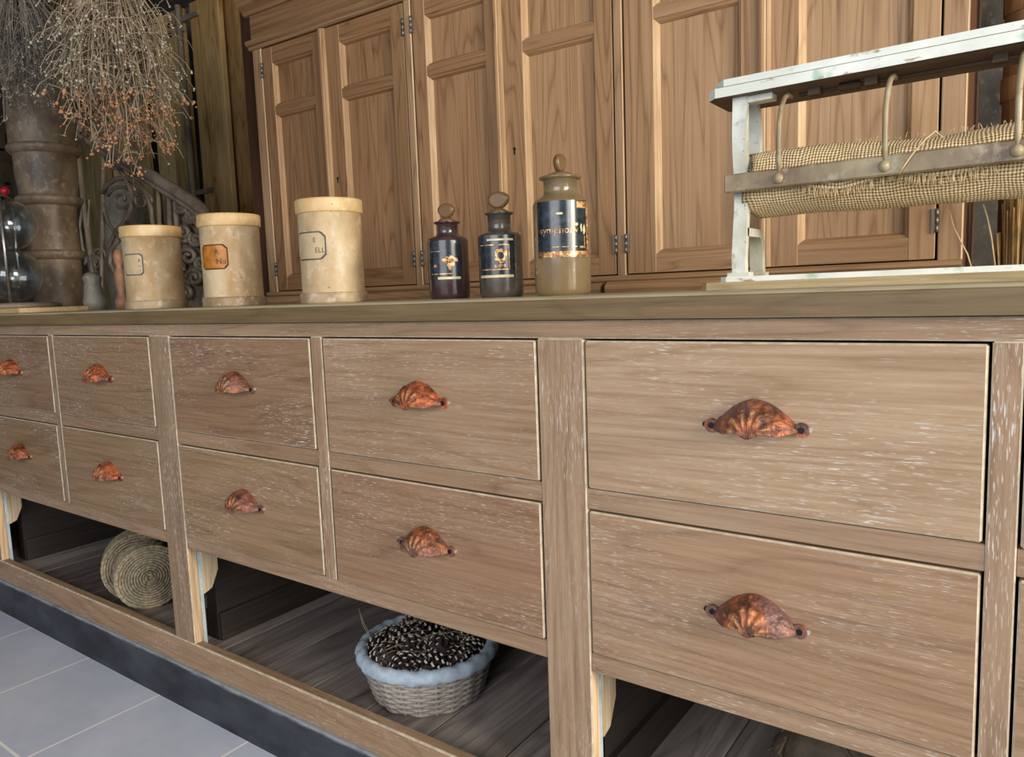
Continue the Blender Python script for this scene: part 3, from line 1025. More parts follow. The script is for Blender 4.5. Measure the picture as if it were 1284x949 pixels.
# ------------------------------------------------------------------ roll rack and burlap
RX0, RX1 = -0.420, 0.345
rack = thing('roll_dispenser_rack', 'chipped white painted cast iron roll dispenser rack with wooden top shelf standing on the counter', 'rack', (-0.04, 0.30, ZT))


def rpart(b, name, mats, color=(1, 1, 1)):
    o = b.build(name, mats, rack); o.color = (*color, 1); return o


def plate(b, x0, x1, y0, y1, z0, z1, c, mi=0, emi=0):
    """board with chamfered corners"""
    poly = [(x0 + c, y0), (x1 - c, y0), (x1, y0 + c), (x1, y1 - c), (x1 - c, y1), (x0 + c, y1), (x0, y1 - c), (x0, y0 + c)]
    b.prism(poly, 'z', z0, z1, mi)


b = MB()
plate(b, RX0, RX1, 0.240, 0.352, 1.1765, 1.190, 0.014)
b.box(RX0 + 0.016, RX1 - 0.016, 0.2455, 0.346, 1.1895, 1.1915, 1)  # dark strip between the boards, a shadow line put in as colour
plate(b, RX0 + 0.010, RX1 - 0.010, 0.2425, 0.346, 1.1915, 1.201, 0.016)
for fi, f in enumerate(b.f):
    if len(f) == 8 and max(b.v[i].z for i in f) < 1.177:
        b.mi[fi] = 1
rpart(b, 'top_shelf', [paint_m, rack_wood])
b = MB()
plate(b, RX0 - 0.010, RX1 + 0.004, 0.238, 0.385, ZT, 0.9115, 0.010, 1)
plate(b, RX0 + 0.014, RX1 - 0.014, 0.249, 0.376, 0.9115, 0.919, 0.012, 0)
rpart(b, 'base_board', [paint_m, rack_base_wood])


def ribbon(b, pts, hw, x, th, mi=0):
    """flat iron bar following pts (y,z) in the end plane; th = thickness along x"""
    n = len(pts)
    L, R = [], []
    for i in range(n):
        p0 = Vector(pts[max(i - 1, 0)]); p1 = Vector(pts[min(i + 1, n - 1)])
        d = (p1 - p0).normalized(); nn = Vector((-d.y, d.x))
        L.append(Vector(pts[i]) + nn * hw); R.append(Vector(pts[i]) - nn * hw)
    vs = []
    for i in range(n):
        vs += [(x, L[i].x, L[i].y), (x + th, L[i].x, L[i].y), (x + th, R[i].x, R[i].y), (x, R[i].x, R[i].y)]
    fs = []
    for i in range(n - 1):
        for e in range(4):
            fs.append((4 * i + e, 4 * i + (e + 1) % 4, 4 * i + 4 + (e + 1) % 4, 4 * i + 4 + e))
    fs += [(0, 1, 2, 3), (4 * n - 4, 4 * n - 3, 4 * n - 2, 4 * n - 1)]
    b.add(vs, fs, mi)


def arc(cy, cz, r, a0, a1, n=8, ry=None):
    ry = ry or r
    return [(cy + ry * math.cos(a0 + (a1 - a0) * i / n), cz + r * math.sin(a0 + (a1 - a0) * i / n)) for i in range(n + 1)]


for lx in (-0.386, 0.292):
    b = MB()
    th = 0.020
    ribbon(b, [(0.260, 0.919), (0.258, 0.945), (0.262, 0.975), (0.268, 1.01), (0.270, 1.04), (0.267, 1.07), (0.262, 1.10), (0.261, 1.13), (0.264, 1.1765)], 0.0065, lx, th)
    ribbon(b, [(0.264, 0.984)] + [(0.30, 0.984)] + arc(0.318, 0.962, 0.022, PI / 2, 0.0, 6) + [(0.341, 0.94), (0.344, 0.919)], 0.006, lx, th)
    ribbon(b, [(0.268, 1.045), (0.290, 1.055), (0.312, 1.075), (0.326, 1.105), (0.330, 1.135), (0.322, 1.160), (0.312, 1.1765)], 0.0055, lx, th)
    ribbon(b, [(0.249, 0.922), (0.270, 0.922)], 0.003, lx - 0.006, th + 0.012)
    ribbon(b, [(0.334, 0.922), (0.356, 0.922)], 0.003, lx - 0.003, th + 0.006)
    b.box(lx, lx + 0.055, 0.262, 0.285, 1.168, 1.1765)
    rpart(b, 'end_leg', paint_iron)
b = MB(); b.bbox(-0.392, 0.322, 0.236, 0.246, 1.040, 1.066, 0.002); rpart(b, 'front_bar', iron_grey)
for rx in (-0.314, -0.180, -0.038, 0.10, 0.236):
    b = MB()
    pts = [(rx, 0.240, 1.052), (rx, 0.237, 1.075), (rx, 0.2365, 1.10), (rx, 0.238, 1.125), (rx + 0.001, 0.244, 1.148), (rx + 0.002, 0.255, 1.163), (rx + 0.003, 0.268, 1.170), (rx + 0.004, 0.285, 1.171)]
    b.tube(pts, 0.0036, 8)
    b.ball((rx, 0.234, 1.052), 0.0075, 0, 6, 10)
    rpart(b, 'swing_rod', iron_grey, (1, 1, 1))
b = MB()
b.tube([(-0.30, 0.285, 1.171), (0.25, 0.285, 1.171)], 0.003, 8)
for bx in (-0.278, -0.205, -0.06, 0.02, 0.12, 0.2):
    b.box(bx - 0.008, bx + 0.008, 0.276, 0.294, 1.1665, 1.1765)
rpart(b, 'hinge_rod', rack_wood, (0.6, .55, .5))
b = MB()
for q in range(60):
    pass
n = 90
b.tube([(-0.247 + 0.028 * q / n, 0.285 + 0.0052 * math.cos(q * 0.9), 1.171 + 0.0052 * math.sin(q * 0.9)) for q in range(n)], 0.0011, 5)
rpart(b, 'spring', rack_wood, (0.5, .45, .4))
b = MB(); b.tube([(-0.366, 0.300, 1.052), (0.292, 0.300, 1.046)], 0.006, 10); rpart(b, 'axle', iron_grey)

# burlap
BX0, BX1 = -0.366, 0.284
roll = thing('burlap_roll', 'roll of coarse woven burlap cloth held in the white rack', 'burlap roll', (-0.04, 0.300, 1.0))
b = MB()
NA, NXs = 140, 56
turns = 3.3
for i in range(NXs + 1):
    s = i / NXs
    x = BX0 + (BX1 - BX0) * s
    for j in range(NA + 1):
        q = j / NA
        a = q * turns * 2 * PI
        rad = 0.030 + 0.0165 * q
        a_out = a + 0.9
        lump = noise.noise(Vector((x * 7, math.cos(a_out) * 1.2, math.sin(a_out) * 1.2))) * 0.0045 * q
        lump += noise.noise(Vector((x * 22, a_out * 0.6, 3.0))) * 0.0012
        top = max(0, math.sin(a_out)) * 0.004 * math.sin(x * 19 + 1.0) * q
        rad += lump + top
        xo = x + (0.008 * math.sin(3 * a_out) + 0.006 * noise.noise(Vector((a_out, 5, 1)))) * (1 if i in (0, NXs) else 0)
        zc = 1.051 - 0.008 * s
        b.v.append(Vector((xo, 0.302 - rad * math.cos(a_out), zc + rad * math.sin(a_out))))
        b.uv[len(b.v) - 1] = (x, a * 0.046)
for i in range(NXs):
    for j in range(NA):
        q = i * (NA + 1) + j
        b.f.append([q, q + 1, q + NA + 2, q + NA + 1]); b.mi.append(0); b.sm.append(True)
o = b.build('cloth', burlap_m, roll, fix=False)
md = o.modifiers.new('thick', 'SOLIDIFY'); md.thickness = 0.0016
# the free cloth edge with its fringe below the bar
b = MB()
n = 40
prevc = None
pts_top = []
for i in range(n + 1):
    x = -0.30 + 0.245 * i / n
    s = (x - BX0) / (BX1 - BX0)
    zc = 1.051 - 0.008 * s
    drop = -0.003 - 0.017 * abs(math.sin(i / n * PI * 1.9)) ** 0.8 * (1 - 0.45 * i / n)
    rr0 = 0.0535
    row = []
    for t in range(6):
        zz = 0.014 + (drop - 0.014) * t / 5
        zz2 = max(-0.049, min(0.049, zz))
        row.append(Vector((x, 0.302 - math.sqrt(max(0.0, rr0 ** 2 - zz2 ** 2)) + (0.004 if t == 0 else 0), zc + zz)))
    pts_top.append(row)
for i in range(n + 1):
    for t in range(6):
        b.v.append(pts_top[i][t]); b.uv[len(b.v) - 1] = (pts_top[i][t].x, t * 0.006)
for i in range(n):
    for t in range(5):
        q = i * 6 + t
        b.f.append([q, q + 6, q + 7, q + 1]); b.mi.append(0); b.sm.append(True)
rnd = random.Random(3)
for i in range(130):
    f = rnd.random() * n
    i0 = int(f); base = pts_top[min(i0, n)][5].lerp(pts_top[min(i0 + 1, n)][5], f - i0)
    L = rnd.uniform(0.006, 0.013)
    dx = rnd.uniform(-0.002, 0.002)
    b.tube([base + Vector((0, 0, 0.002)), base + Vector((dx * 0.5, -0.0012, -L * 0.5)), base + Vector((dx, 0.0005, -L))], 0.0006, 4, 1)
b.build('frayed_edge', [burlap_m, thread_m], roll, fix=False)
b = MB()
b.tube([(-0.118, 0.262, 1.083), (-0.124, 0.24, 1.088), (-0.134, 0.232, 1.078), (-0.146, 0.2315, 1.064), (-0.156, 0.2325, 1.050), (-0.162, 0.233, 1.040)], 0.0012, 5)
b.build('loose_thread', thread_m, roll, fix=False)
b = MB()
b.tube([P(1190, 262, 0.34), P(1196, 285, 0.34), P(1206, 305, 0.34), P(1213, 318, 0.34), Vector((P(1218, 333, 0.34).x, 0.34, 0.9195))], 0.0009, 5)
b.build('loose_thread', thread_m, roll, fix=False)
b = MB()
b.tube([P(1233, 256, 0.34), P(1238, 272, 0.34), P(1243, 296, 0.34), Vector((P(1248, 331, 0.34).x, 0.34, 0.9195))], 0.0009, 5)
b.build('loose_thread', thread_m, roll, fix=False)
b = MB()
rnd = random.Random(5)
for i in range(240):                                        # loose fibres standing off the top and the left end
    if i < 170:
        x = rnd.uniform(BX0, 0.1); a = rnd.uniform(1.2, 2.0); s = (x - BX0) / (BX1 - BX0)
        rb = 0.0455
    else:
        x = BX0 + rnd.uniform(-0.004, 0.006); a = rnd.uniform(0.3, 5.5); s = 0; rb = rnd.uniform(0.035, 0.046)
    zc = 1.051 - 0.008 * s
    p0 = Vector((x, 0.302 - rb * math.cos(a), zc + rb * math.sin(a)))
    dv = Vector((rnd.uniform(-.5, .5) - (0.8 if i >= 170 else 0), -math.cos(a), math.sin(a))) * rnd.uniform(0.003, 0.008)
    b.tube([p0, p0 + dv * 0.6 + Vector((rnd.uniform(-.001, .001), 0, 0)), p0 + dv], 0.0004, 3)
b.build('stray_fibres', thread_m, roll, fix=False)['kind'] = 'stuff'


# ------------------------------------------------------------------ rolls of jute webbing on the shelf
def webbing(name, label, c, axis, R, width, rows):
    t = thing(name, label, 'roll of webbing', c, 'jute webbing rolls on the shelf')
    ax = Vector(axis).normalized()
    s = ax.cross(Vector((0, 0, 1))).normalized(); u = s.cross(ax)
    C = Vector(c)
    b = MB()
    pitch = 0.0066
    nt = int((R - 0.006) / pitch)
    for face in (-1, 1):
        N = nt * 46
        pts, rs = [], []
        for i in range(N + 1):
            a = 2 * PI * nt * i / N
            rad = 0.006 + pitch * nt * i / N
            w = 0.0009 * noise.noise(Vector((math.cos(a) * 2, math.sin(a) * 2, rad * 30)))
            q = C + (s * math.cos(a) + u * math.sin(a)) * rad + ax * (face * (width / 2 - 0.002) + w)
            pts.append(q); rs.append(0.0036 * (1 + 0.22 * math.sin(rad * a / 0.0042)))
        b.tube(pts, rs, 5)
    for kx in range(rows):
        off = -width / 2 + width * (kx + 0.5) / rows
        N = 90
        b.tube([C + (s * math.cos(2 * PI * i / N) + u * math.sin(2 * PI * i / N)) * (R - 0.003 + 0.001 * noise.noise(Vector((i * .2, kx, 0)))) + ax * off for i in range(N + 1)], [0.0042 * (1 + 0.2 * math.sin(i * 1.9 + kx)) for i in range(N + 1)], 5)
    # solid core so nothing shows through
    vs = []
    for face in (-1, 1):
        for i in range(40):
            a = 2 * PI * i / 40
            vs.append(C + (s * math.cos(a) + u * math.sin(a)) * (R - 0.004) + ax * face * (width / 2 - 0.003))
    b.add(vs, [(i, (i + 1) % 40, 40 + (i + 1) % 40, 40 + i) for i in range(40)] + [tuple(range(40)), tuple(range(40, 80))])
    b.build('coil', rope_m, t, fix=False)
    return t


SH = 0.1395
AXD = Vector((-0.915, 0.40, 0.0)).normalized()
c1 = Vector((-1.858, 0.096, SH + 0.083))
webbing('jute_roll', 'front roll of braided jute webbing with its spiral end facing out, on the shelf', c1, AXD, 0.082, 0.062, 7)
c2 = c1 + AXD * 0.075 + Vector((-0.004, -0.014, 0.0085))
webbing('jute_roll', 'rear roll of jute webbing, behind the spiral faced one on the shelf', c2, AXD + Vector((0.03, 0.08, 0)), 0.0905, 0.062, 7)

# ------------------------------------------------------------------ basket of pine cones
BC = Vector((-0.962, 0.168, SH))
bk = thing('wicker_basket', 'shallow grey wicker basket with a pale blue cloth-wrapped rim on the open shelf', 'basket', BC)
b = MB()
rows, seg = 30, 176
HB = 0.088


def brad(f):
    return 0.100 + 0.024 * f ** 0.8


NR = 14
for j in range(NR):                                        # woven horizontal strands
    f = (j + 0.5) / NR
    N = 132
    pts = []
    for kk in range(N + 1):
        a = 2 * PI * kk / N
        rad = brad(f) + 0.0030 * math.sin(11 * a + PI * j) + 0.0006 * noise.noise(Vector((kk * 0.4, j, 0)))
        pts.append((BC.x + rad * math.cos(a), BC.y + rad * math.sin(a), BC.z + 0.004 + (HB - 0.004) * f))
    b.tube(pts, 0.0036, 6, cap=False)
b.lathe([(0.0, 0.004), (brad(0) - 0.002, 0.004), (brad(0.5) - 0.004, HB * 0.5), (brad(1) - 0.004, HB), (brad(1) - 0.007, HB), (brad(0) - 0.006, 0.008), (0, 0.008)], BC, 48)
for kk in range(22):
    a = 2 * PI * (kk + 0.5) / 22
    b.tube([(BC.x + brad(f) * math.cos(a), BC.y + brad(f) * math.sin(a), BC.z + 0.001 + HB * f) for f in (.06, .25, .5, .75, 1)], 0.003, 5)
b.build('wicker_wall', basket_m, bk, fix=False)
b = MB()
n, m = 120, 14
for i in range(n):
    a = 2 * PI * i / n
    for j in range(m):
        t = 2 * PI * j / m
        rr = 0.0125 * (1 + 0.16 * noise.noise(Vector((math.cos(a) * 9, math.sin(a) * 9, math.cos(t) * 1.2)))) + 0.0008 * math.sin(a * 23 + t * 1.3) + 0.0016 * noise.noise(Vector((math.cos(a) * 22, math.sin(a) * 22, t)))
        rad = 0.126 + rr * 0.95 * math.cos(t)
        b.v.append(Vector((BC.x + rad * math.cos(a), BC.y + rad * math.sin(a), BC.z + HB + 0.002 + rr * 1.15 * math.sin(t))))
for i in range(n):
    for j in range(m):
        b.f.append([i * m + j, ((i + 1) % n) * m + j, ((i + 1) % n) * m + (j + 1) % m, i * m + (j + 1) % m]); b.mi.append(0); b.sm.append(True)
b.build('wrapped_rim', rim_m, bk)


def pine_cone():
    b = MB()
    L, R = 0.068, 0.028
    prof = [(0.0, -L / 2), (R * 0.30, -L * 0.44), (R * 0.55, -L * 0.3), (R * 0.62, -L * 0.08), (R * 0.62, L * 0.15), (R * 0.38, L * 0.36), (0.0, L / 2)]
    b.lathe(prof, (0, 0, 0), 12)
    N = 66
    for i in range(N):
        f = (i + 0.5) / N
        z = -L * 0.46 + L * 0.93 * f
        a = i * 2.39996
        env = R * (math.sin(PI * min(1.0, (f * 0.86 + 0.13))) ** 0.65)
        w = 0.0054 * (0.55 + 0.6 * math.sin(PI * min(1, f + 0.12)))
        d = Vector((math.cos(a), math.sin(a), 0)); s = Vector((-math.sin(a), math.cos(a), 0)); up = Vector((0, 0, 1))
        root = d * env * 0.5 + up * z
        tip = d * (env + 0.003) + up * (z + 0.0045)
        b.add([root - s * w * 0.6, root + s * w * 0.6, tip + s * w, tip - s * w, tip + d * 0.0006 + up * 0.0034, root + up * 0.003], [(0, 1, 2, 3), (3, 2, 4), (1, 5, 4, 2), (0, 3, 4, 5)], 0)
        tc = tip + d * 0.0012 + up * 0.0008
        b.add([tc - s * w * 0.78 - up * 0.0012, tc + s * w * 0.78 - up * 0.0012, tc + s * w * 0.6 + up * 0.0030, tc - s * w * 0.6 + up * 0.0030, tc + d * 0.002 + up * 0.0003], [(0, 1, 4), (1, 2, 4), (2, 3, 4), (3, 0, 4)], 1)
    return b


proto = pine_cone().build('pine_cone', [cone_dark, cone_tip], None, fix=False)
rnd = random.Random(21)
spots = []
for ring, cnt, zz in ((0.088, 11, 0.088), (0.046, 6, 0.100), (0.0, 1, 0.110)):
    for q in range(cnt):
        a = 2 * PI * (q + 0.3) / max(cnt, 1) + ring * 9
        spots.append((BC.x + ring * math.cos(a), BC.y + ring * math.sin(a), SH + zz + rnd.uniform(-0.005, 0.005)))
for i, s in enumerate(spots):
    o = proto if i == 0 else proto.copy()
    if i:
        col.objects.link(o)
    o.location = s
    o.rotation_euler = (rnd.uniform(1.25, 1.95), rnd.uniform(-0.4, 0.4), rnd.uniform(0, 6.28))
    q = rnd.uniform(0.86, 1.04)
    o.scale = (q, q, q)
    tag(o, 'dark open pine cone with pale scale tips heaped in the wicker basket', 'pine cone', 'pine cones in the basket')
b = MB()
for i in range(420):
    a = rnd.uniform(0, 2 * PI); rr = 0.106 * math.sqrt(rnd.random())
    z = SH + 0.048 + rnd.random() * 0.072 * (1 - (rr / 0.15) ** 2) + 0.008
    p0 = Vector((BC.x + rr * math.cos(a), BC.y + rr * math.sin(a), z))
    h = rnd.uniform(0, 2 * PI); L = rnd.uniform(0.03, 0.06)
    dv = Vector((math.cos(h) * L, math.sin(h) * L, rnd.uniform(-0.012, 0.02)))
    p1 = p0 + dv
    q = Vector((p1.x - BC.x, p1.y - BC.y))
    if q.length > 0.110:
        q = q.normalized() * 0.110; p1.x = BC.x + q.x; p1.y = BC.y + q.y
    b.tube([p0, (p0 + p1) / 2 + Vector((0, 0, 0.006)), p1], 0.0007, 3)
b.lathe([(0.0, 0.075), (0.06, 0.066), (0.092, 0.050), (0.090, 0.03), (0.078, 0.007), (0, 0.006)], BC, 24)
for (pa, pb) in (((443, 794), (456, 838)), ((451, 798), (461, 832)), ((466, 767), (490, 778))):
    pass
b.tube([BC + Vector((-0.11, -0.045, 0.10)), BC + Vector((-0.125, -0.05, 0.13)), BC + Vector((-0.133, -0.052, 0.155))], 0.0009, 4)
b.tube([BC + Vector((-0.105, -0.05, 0.10)), BC + Vector((-0.12, -0.055, 0.125)), BC + Vector((-0.124, -0.056, 0.142))], 0.0008, 4)
b.tube([BC + Vector((-0.03, 0.07, 0.12)), BC + Vector((-0.09, 0.10, 0.145)), BC + Vector((-0.14, 0.12, 0.165))], 0.0008, 4)
o = b.build('dry_needles', needle_m, None, fix=False); relift(o, BC)
tag(o, 'dry brown pine needles tangled between the cones in the wicker basket', 'pine needles'); o['kind'] = 'stuff'

# heap of dark twigs under the right-hand drawers
TC = Vector((-0.255, 0.335, SH))
b = MB()
rnd = random.Random(9)
for i in range(150):
    a = rnd.uniform(0, 2 * PI); rr = rnd.uniform(0.0, 0.085)
    z = 0.006 + rnd.random() * 0.085 * (1 - (rr / 0.12))
    h = a + rnd.uniform(0.9, 2.2)
    p0 = TC + Vector((rr * math.cos(a), rr * math.sin(a), z))
    L = rnd.uniform(0.03, 0.07)
    p2 = p0 + Vector((math.cos(h) * L, math.sin(h) * L, rnd.uniform(-0.01, 0.012))); p2.z = max(p2.z, SH + 0.003)
    p1 = (p0 + p2) / 2 + Vector((0, 0, rnd.uniform(0.004, 0.018)))
    b.tube([p0, p0.lerp(p1, 0.6) + Vector((0, 0, 0.003)), p1, p2], rnd.uniform(0.0012, 0.0028), 5)
b.lathe([(0, 0.0), (0.085, 0.0), (0.09, 0.02), (0.06, 0.06), (0.0, 0.075)], TC, 20)
o = b.build('twig_bundle', twig_m, None, fix=False); relift(o, TC)
tag(o, 'dark coiled bundle of dry twigs on the shelf below the right-hand drawers', 'twigs')

# ------------------------------------------------------------------ left end of the counter: board, globes, column
bd = P(30, 384, 0.30)
b = MB(); b.bbox(-3.10, -2.735, 0.20, 0.42, ZT, ZT + 0.016, 0.002)
o = b.build('wooden_board', board_m); relift(o, (-2.9, 0.31, ZT)); o.color = (1, 1, 1, 1)
tag(o, 'thin pale wooden board lying on the counter under the glass globes', 'board')

gz = ZT + 0.016
gc = Vector((-3.03, 0.31, gz))
g = thing('glass_globe_stand', 'two clear glass globes stacked in a metal strip frame topped by a red bead', 'glass globes', gc)
b = MB(); b.lathe([(0, 0), (0.135, 0), (0.14, 0.004), (0.14, 0.014), (0.12, 0.02), (0, 0.02)], gc, 40); b.build('base', old_iron, g)
R1, R2 = 0.094, 0.090
z1 = 0.022 + R1; z2 = z1 + R1 + R2 - 0.004
for zz, R in ((z1, R1), (z2, R2)):
    b = MB()
    b.ball((gc.x, gc.y, gc.z + zz), R, 0, 24, 40)
    n0 = len(b.f)
    b.ball((gc.x, gc.y, gc.z + zz), R - 0.003, 0, 24, 40)
    for q in range(n0, len(b.f)):
        b.f[q] = list(reversed(b.f[q]))
    b.build('globe', glass_clear, g, fix=False)
b = MB()
for ang in (-0.55, -0.55 + PI):
    dx, dy = math.cos(ang) * 0.102, math.sin(ang) * 0.102
    b.tube([(gc.x + dx, gc.y + dy, gc.z + 0.018), (gc.x + dx, gc.y + dy, gc.z + z2 + R2 + 0.012)], 0.0055, 8)
b.tube([(gc.x - 0.102 * math.cos(-.55), gc.y - 0.102 * math.sin(-.55), gc.z + z2 + R2 + 0.010), (gc.x + 0.102 * math.cos(-.55), gc.y + 0.102 * math.sin(-.55), gc.z + z2 + R2 + 0.010)], 0.005, 8)
b.build('metal_strip', steel_m, g)
b = MB(); b.tube([(gc.x, gc.y, gc.z + z2 + R2 + 0.008), (gc.x, gc.y, gc.z + z2 + R2 + 0.02)], 0.006, 8); b.ball((gc.x, gc.y, gc.z + z2 + R2 + 0.03), 0.015, 0, 10, 14)
b.build('red_bead', red_m, g)

# ringed column
pc = P(76, 384, 0.50); CX, CY = pc.x, 0.50
dpt = FWD.x * CX + FWD.y * (CY + 0.85)
kx = dpt / F
colm = thing('ringed_column', 'weathered stoneware column with raised rings standing on the counter', 'column', (CX, CY, ZT))


def zr(v):
    return P(72, v, CY).z - ZT


b = MB()
rA, rB, rC, rD = 27 * kx, 29 * kx, 34 * kx, 37 * kx
sh = [(0, 0), (rA, 0), (rA * 1.02, 0.01), (rA * 1.02, zr(326)), (rB, zr(312)), (rB, zr(258)), (rC * 0.93, zr(242)), (rC, zr(215)), (rC, zr(192)), (rD, zr(178)), (rD, zr(140)), (rD * 0.98, zr(60)), (0, zr(60))]
b.lathe(sh, (CX, CY, ZT), 40)
b.build('shaft', pipe_m, colm)
for v, rr in ((319, rB * 1.16), (250, rC * 1.08), (184, rD * 1.08)):
    z = zr(v)
    b = MB(); b.lathe([(rr * 0.7, z - 0.024), (rr * 0.9, z - 0.02), (rr * 0.98, z - 0.008), (rr, z), (rr * 0.99, z + 0.008), (rr * 0.93, z + 0.014), (rr * 0.7, z + 0.016)], (CX, CY, ZT), 40); b.build('ring', pipe_m, colm)

# pierced pipe left of it
pp = P(-28, 384, 0.62)
prad = 58 * (FWD.x * pp.x + FWD.y * (0.62 + 0.85)) / F
pz = lambda v: P(0, v, 0.62).z - ZT
prc = thing('pierced_clay_pipe', 'pale clay pipe pierced with dark slots at the left edge, behind the glass globes', 'pipe', (pp.x, 0.60, 0))
b = MB()
b.lathe([(0, -ZT), (prad * 0.9, -ZT), (prad * 0.92, pz(260)), (prad * 0.95, pz(196)), (prad * 0.98, pz(190)), (prad * 0.98, pz(100)), (0, pz(100))], (pp.x, 0.60, ZT), 40)
rnd = random.Random(4)
for row, v in enumerate((340, 315, 290, 262, 240, 218, 172, 152, 130, 110)):
    for q in range(14):
        a = 2 * PI * q / 14 + row * 0.25
        rr = prad * (0.99 if v < 190 else 0.945) + 0.001
        z = ZT + pz(v)
        tl = [0.9, -0.5, 0.1, 1.4][(q + row) % 4]
        L, W = 0.024, 0.006
        vs = []
        for sx, sz in ((-L, -W), (L, -W), (L, W), (-L, W)):
            x = sx * math.cos(tl) - sz * math.sin(tl); zz = sx * math.sin(tl) + sz * math.cos(tl)
            vs.append((pp.x + rr * math.cos(a + x / rr), 0.60 + rr * math.sin(a + x / rr), z + zz))
        b.add(vs, [(0, 1, 2, 3)], 1)
b.build('pierced_body', [pierce_m, black_gap], prc)
b = MB(); z = pz(184); b.lathe([(prad * 0.9, z - 0.02), (prad * 1.03, z - 0.01), (prad * 1.05, z), (prad * 1.02, z + 0.008), (prad * 0.9, z + 0.01)], (pp.x, 0.60, ZT), 40); b.build('rim', pierce_m, prc)

# ------------------------------------------------------------------ iron stair railing behind the counter
YR = 0.95
rail = thing('iron_stair_railing', 'old wrought iron stair railing with sloping handrail and scrollwork behind the counter', 'railing', (-3.2, YR, 0))
b = MB()
hp = [(60, 128), (85, 150), (118, 172), (150, 196), (183, 216), (215, 236), (240, 252), (256, 265), (266, 280), (270, 300)]
b.tube([P(u, v, YR) for u, v in hp], 0.026, 12)
b.tube([P(u, v + 9, YR) for u, v in hp[:-2]], 0.017, 8)
b.build('handrail', old_iron, rail)
for u0, v0, u1, v1, rad in ((93, 158, 122, 384, 0.014), (130, 186, 127, 384, 0.010), (198, 232, 205, 384, 0.010), (212, 240, 216, 384, 0.012), (266, 282, 264, 384, 0.014)):
    b = MB()
    p0, p1 = P(u0, v0, YR), P(u1, v1, YR)
    p2 = Vector((p1.x + 0.02, YR, 0.0))
    b.tube([p0, p1, p2], rad, 8)
    b.lathe([(rad, 0), (rad * 2.2, 0.005), (rad * 2.2, 0.03), (rad, 0.05)], (p1.x, YR, p1.z + 0.02), 12)
    b.build('baluster', old_iron, rail)


def scroll(b, pts, rad, y=YR):
    b.tube([P(u, v, y) for u, v in pts], rad, 7)


def spiral(u, v, r0, r1, a0, turns, n=26):
    return [(u + (r0 + (r1 - r0) * i / n) * math.cos(a0 + turns * 2 * PI * i / n), v + (r0 + (r1 - r0) * i / n) * math.sin(a0 + turns * 2 * PI * i / n)) for i in range(n + 1)]


b = MB()
scroll(b, spiral(144, 204, 8, 2, 0.5, 1.4), 0.008)
scroll(b, spiral(169, 213, 7, 2, 2.5, -1.4), 0.008)
scroll(b, [(150, 212), (158, 224), (164, 240), (165, 258), (158, 276), (146, 290), (138, 305), (136, 322)], 0.011)
scroll(b, [(128, 245), (134, 232), (146, 224), (160, 223), (174, 230), (184, 243), (190, 262), (192, 285)], 0.011)
scroll(b, [(128, 245), (130, 262), (136, 280), (146, 294), (158, 305)], 0.009)
scroll(b, spiral(153, 250, 18, 3, 3.4, 1.5), 0.008)
scroll(b, spiral(178, 252, 13, 3, 0.2, -1.3), 0.008)
scroll(b, [(158, 276), (170, 290), (180, 310), (176, 330), (164, 342), (150, 346)], 0.009)
scroll(b, [(150, 300), (140, 312), (138, 330), (146, 345), (158, 356)], 0.011)
scroll(b, [(104, 262), (100, 285), (104, 310), (110, 330)], 0.009)
scroll(b, spiral(118, 330, 11, 3, 3.0, 1.5), 0.008)
scroll(b, spiral(124, 320, 9, 3, 0.2, -1.3), 0.008)
scroll(b, [(112, 250), (110, 290), (116, 320), (122, 345)], 0.006)
b.build('scroll_panel', old_iron, rail)
b = MB()
for (u, v, r0, a0, tn) in ((226, 258, 9, 0.3, 1.5), (238, 272, 8, 3.0, -1.5), (230, 292, 11, 1.0, 1.6), (246, 300, 9, 4.0, -1.4), (236, 322, 12, 2.0, 1.6), (222, 340, 9, 0.0, -1.5), (244, 348, 11, 3.0, 1.6), (230, 366, 10, 1.0, -1.5), (252, 330, 8, 1, 1.4)):
    scroll(b, spiral(u, v, r0, 2, a0, tn), 0.010)
scroll(b, [(219, 244), (222, 290), (220, 330), (222, 380)], 0.012)
scroll(b, [(222, 250), (236, 268), (250, 285), (258, 310), (258, 345), (256, 380)], 0.010)
b.build('cast_panel', old_iron, rail)
b = MB(); q0, q1, q2, q3 = P(218, 246, YR + 0.03), P(262, 282, YR + 0.03), P(262, 384, YR + 0.03), P(218, 384, YR + 0.03)
b.add([q0, q1, q2, q3, q0 + Vector((0, .01, 0)), q1 + Vector((0, .01, 0)), q2 + Vector((0, .01, 0)), q3 + Vector((0, .01, 0))], [(0, 1, 2, 3), (4, 5, 6, 7), (0, 1, 5, 4), (1, 2, 6, 5), (2, 3, 7, 6), (3, 0, 4, 7)])
b.build('backing_plate', old_iron, rail).color = (0.5, .5, .5, 1)

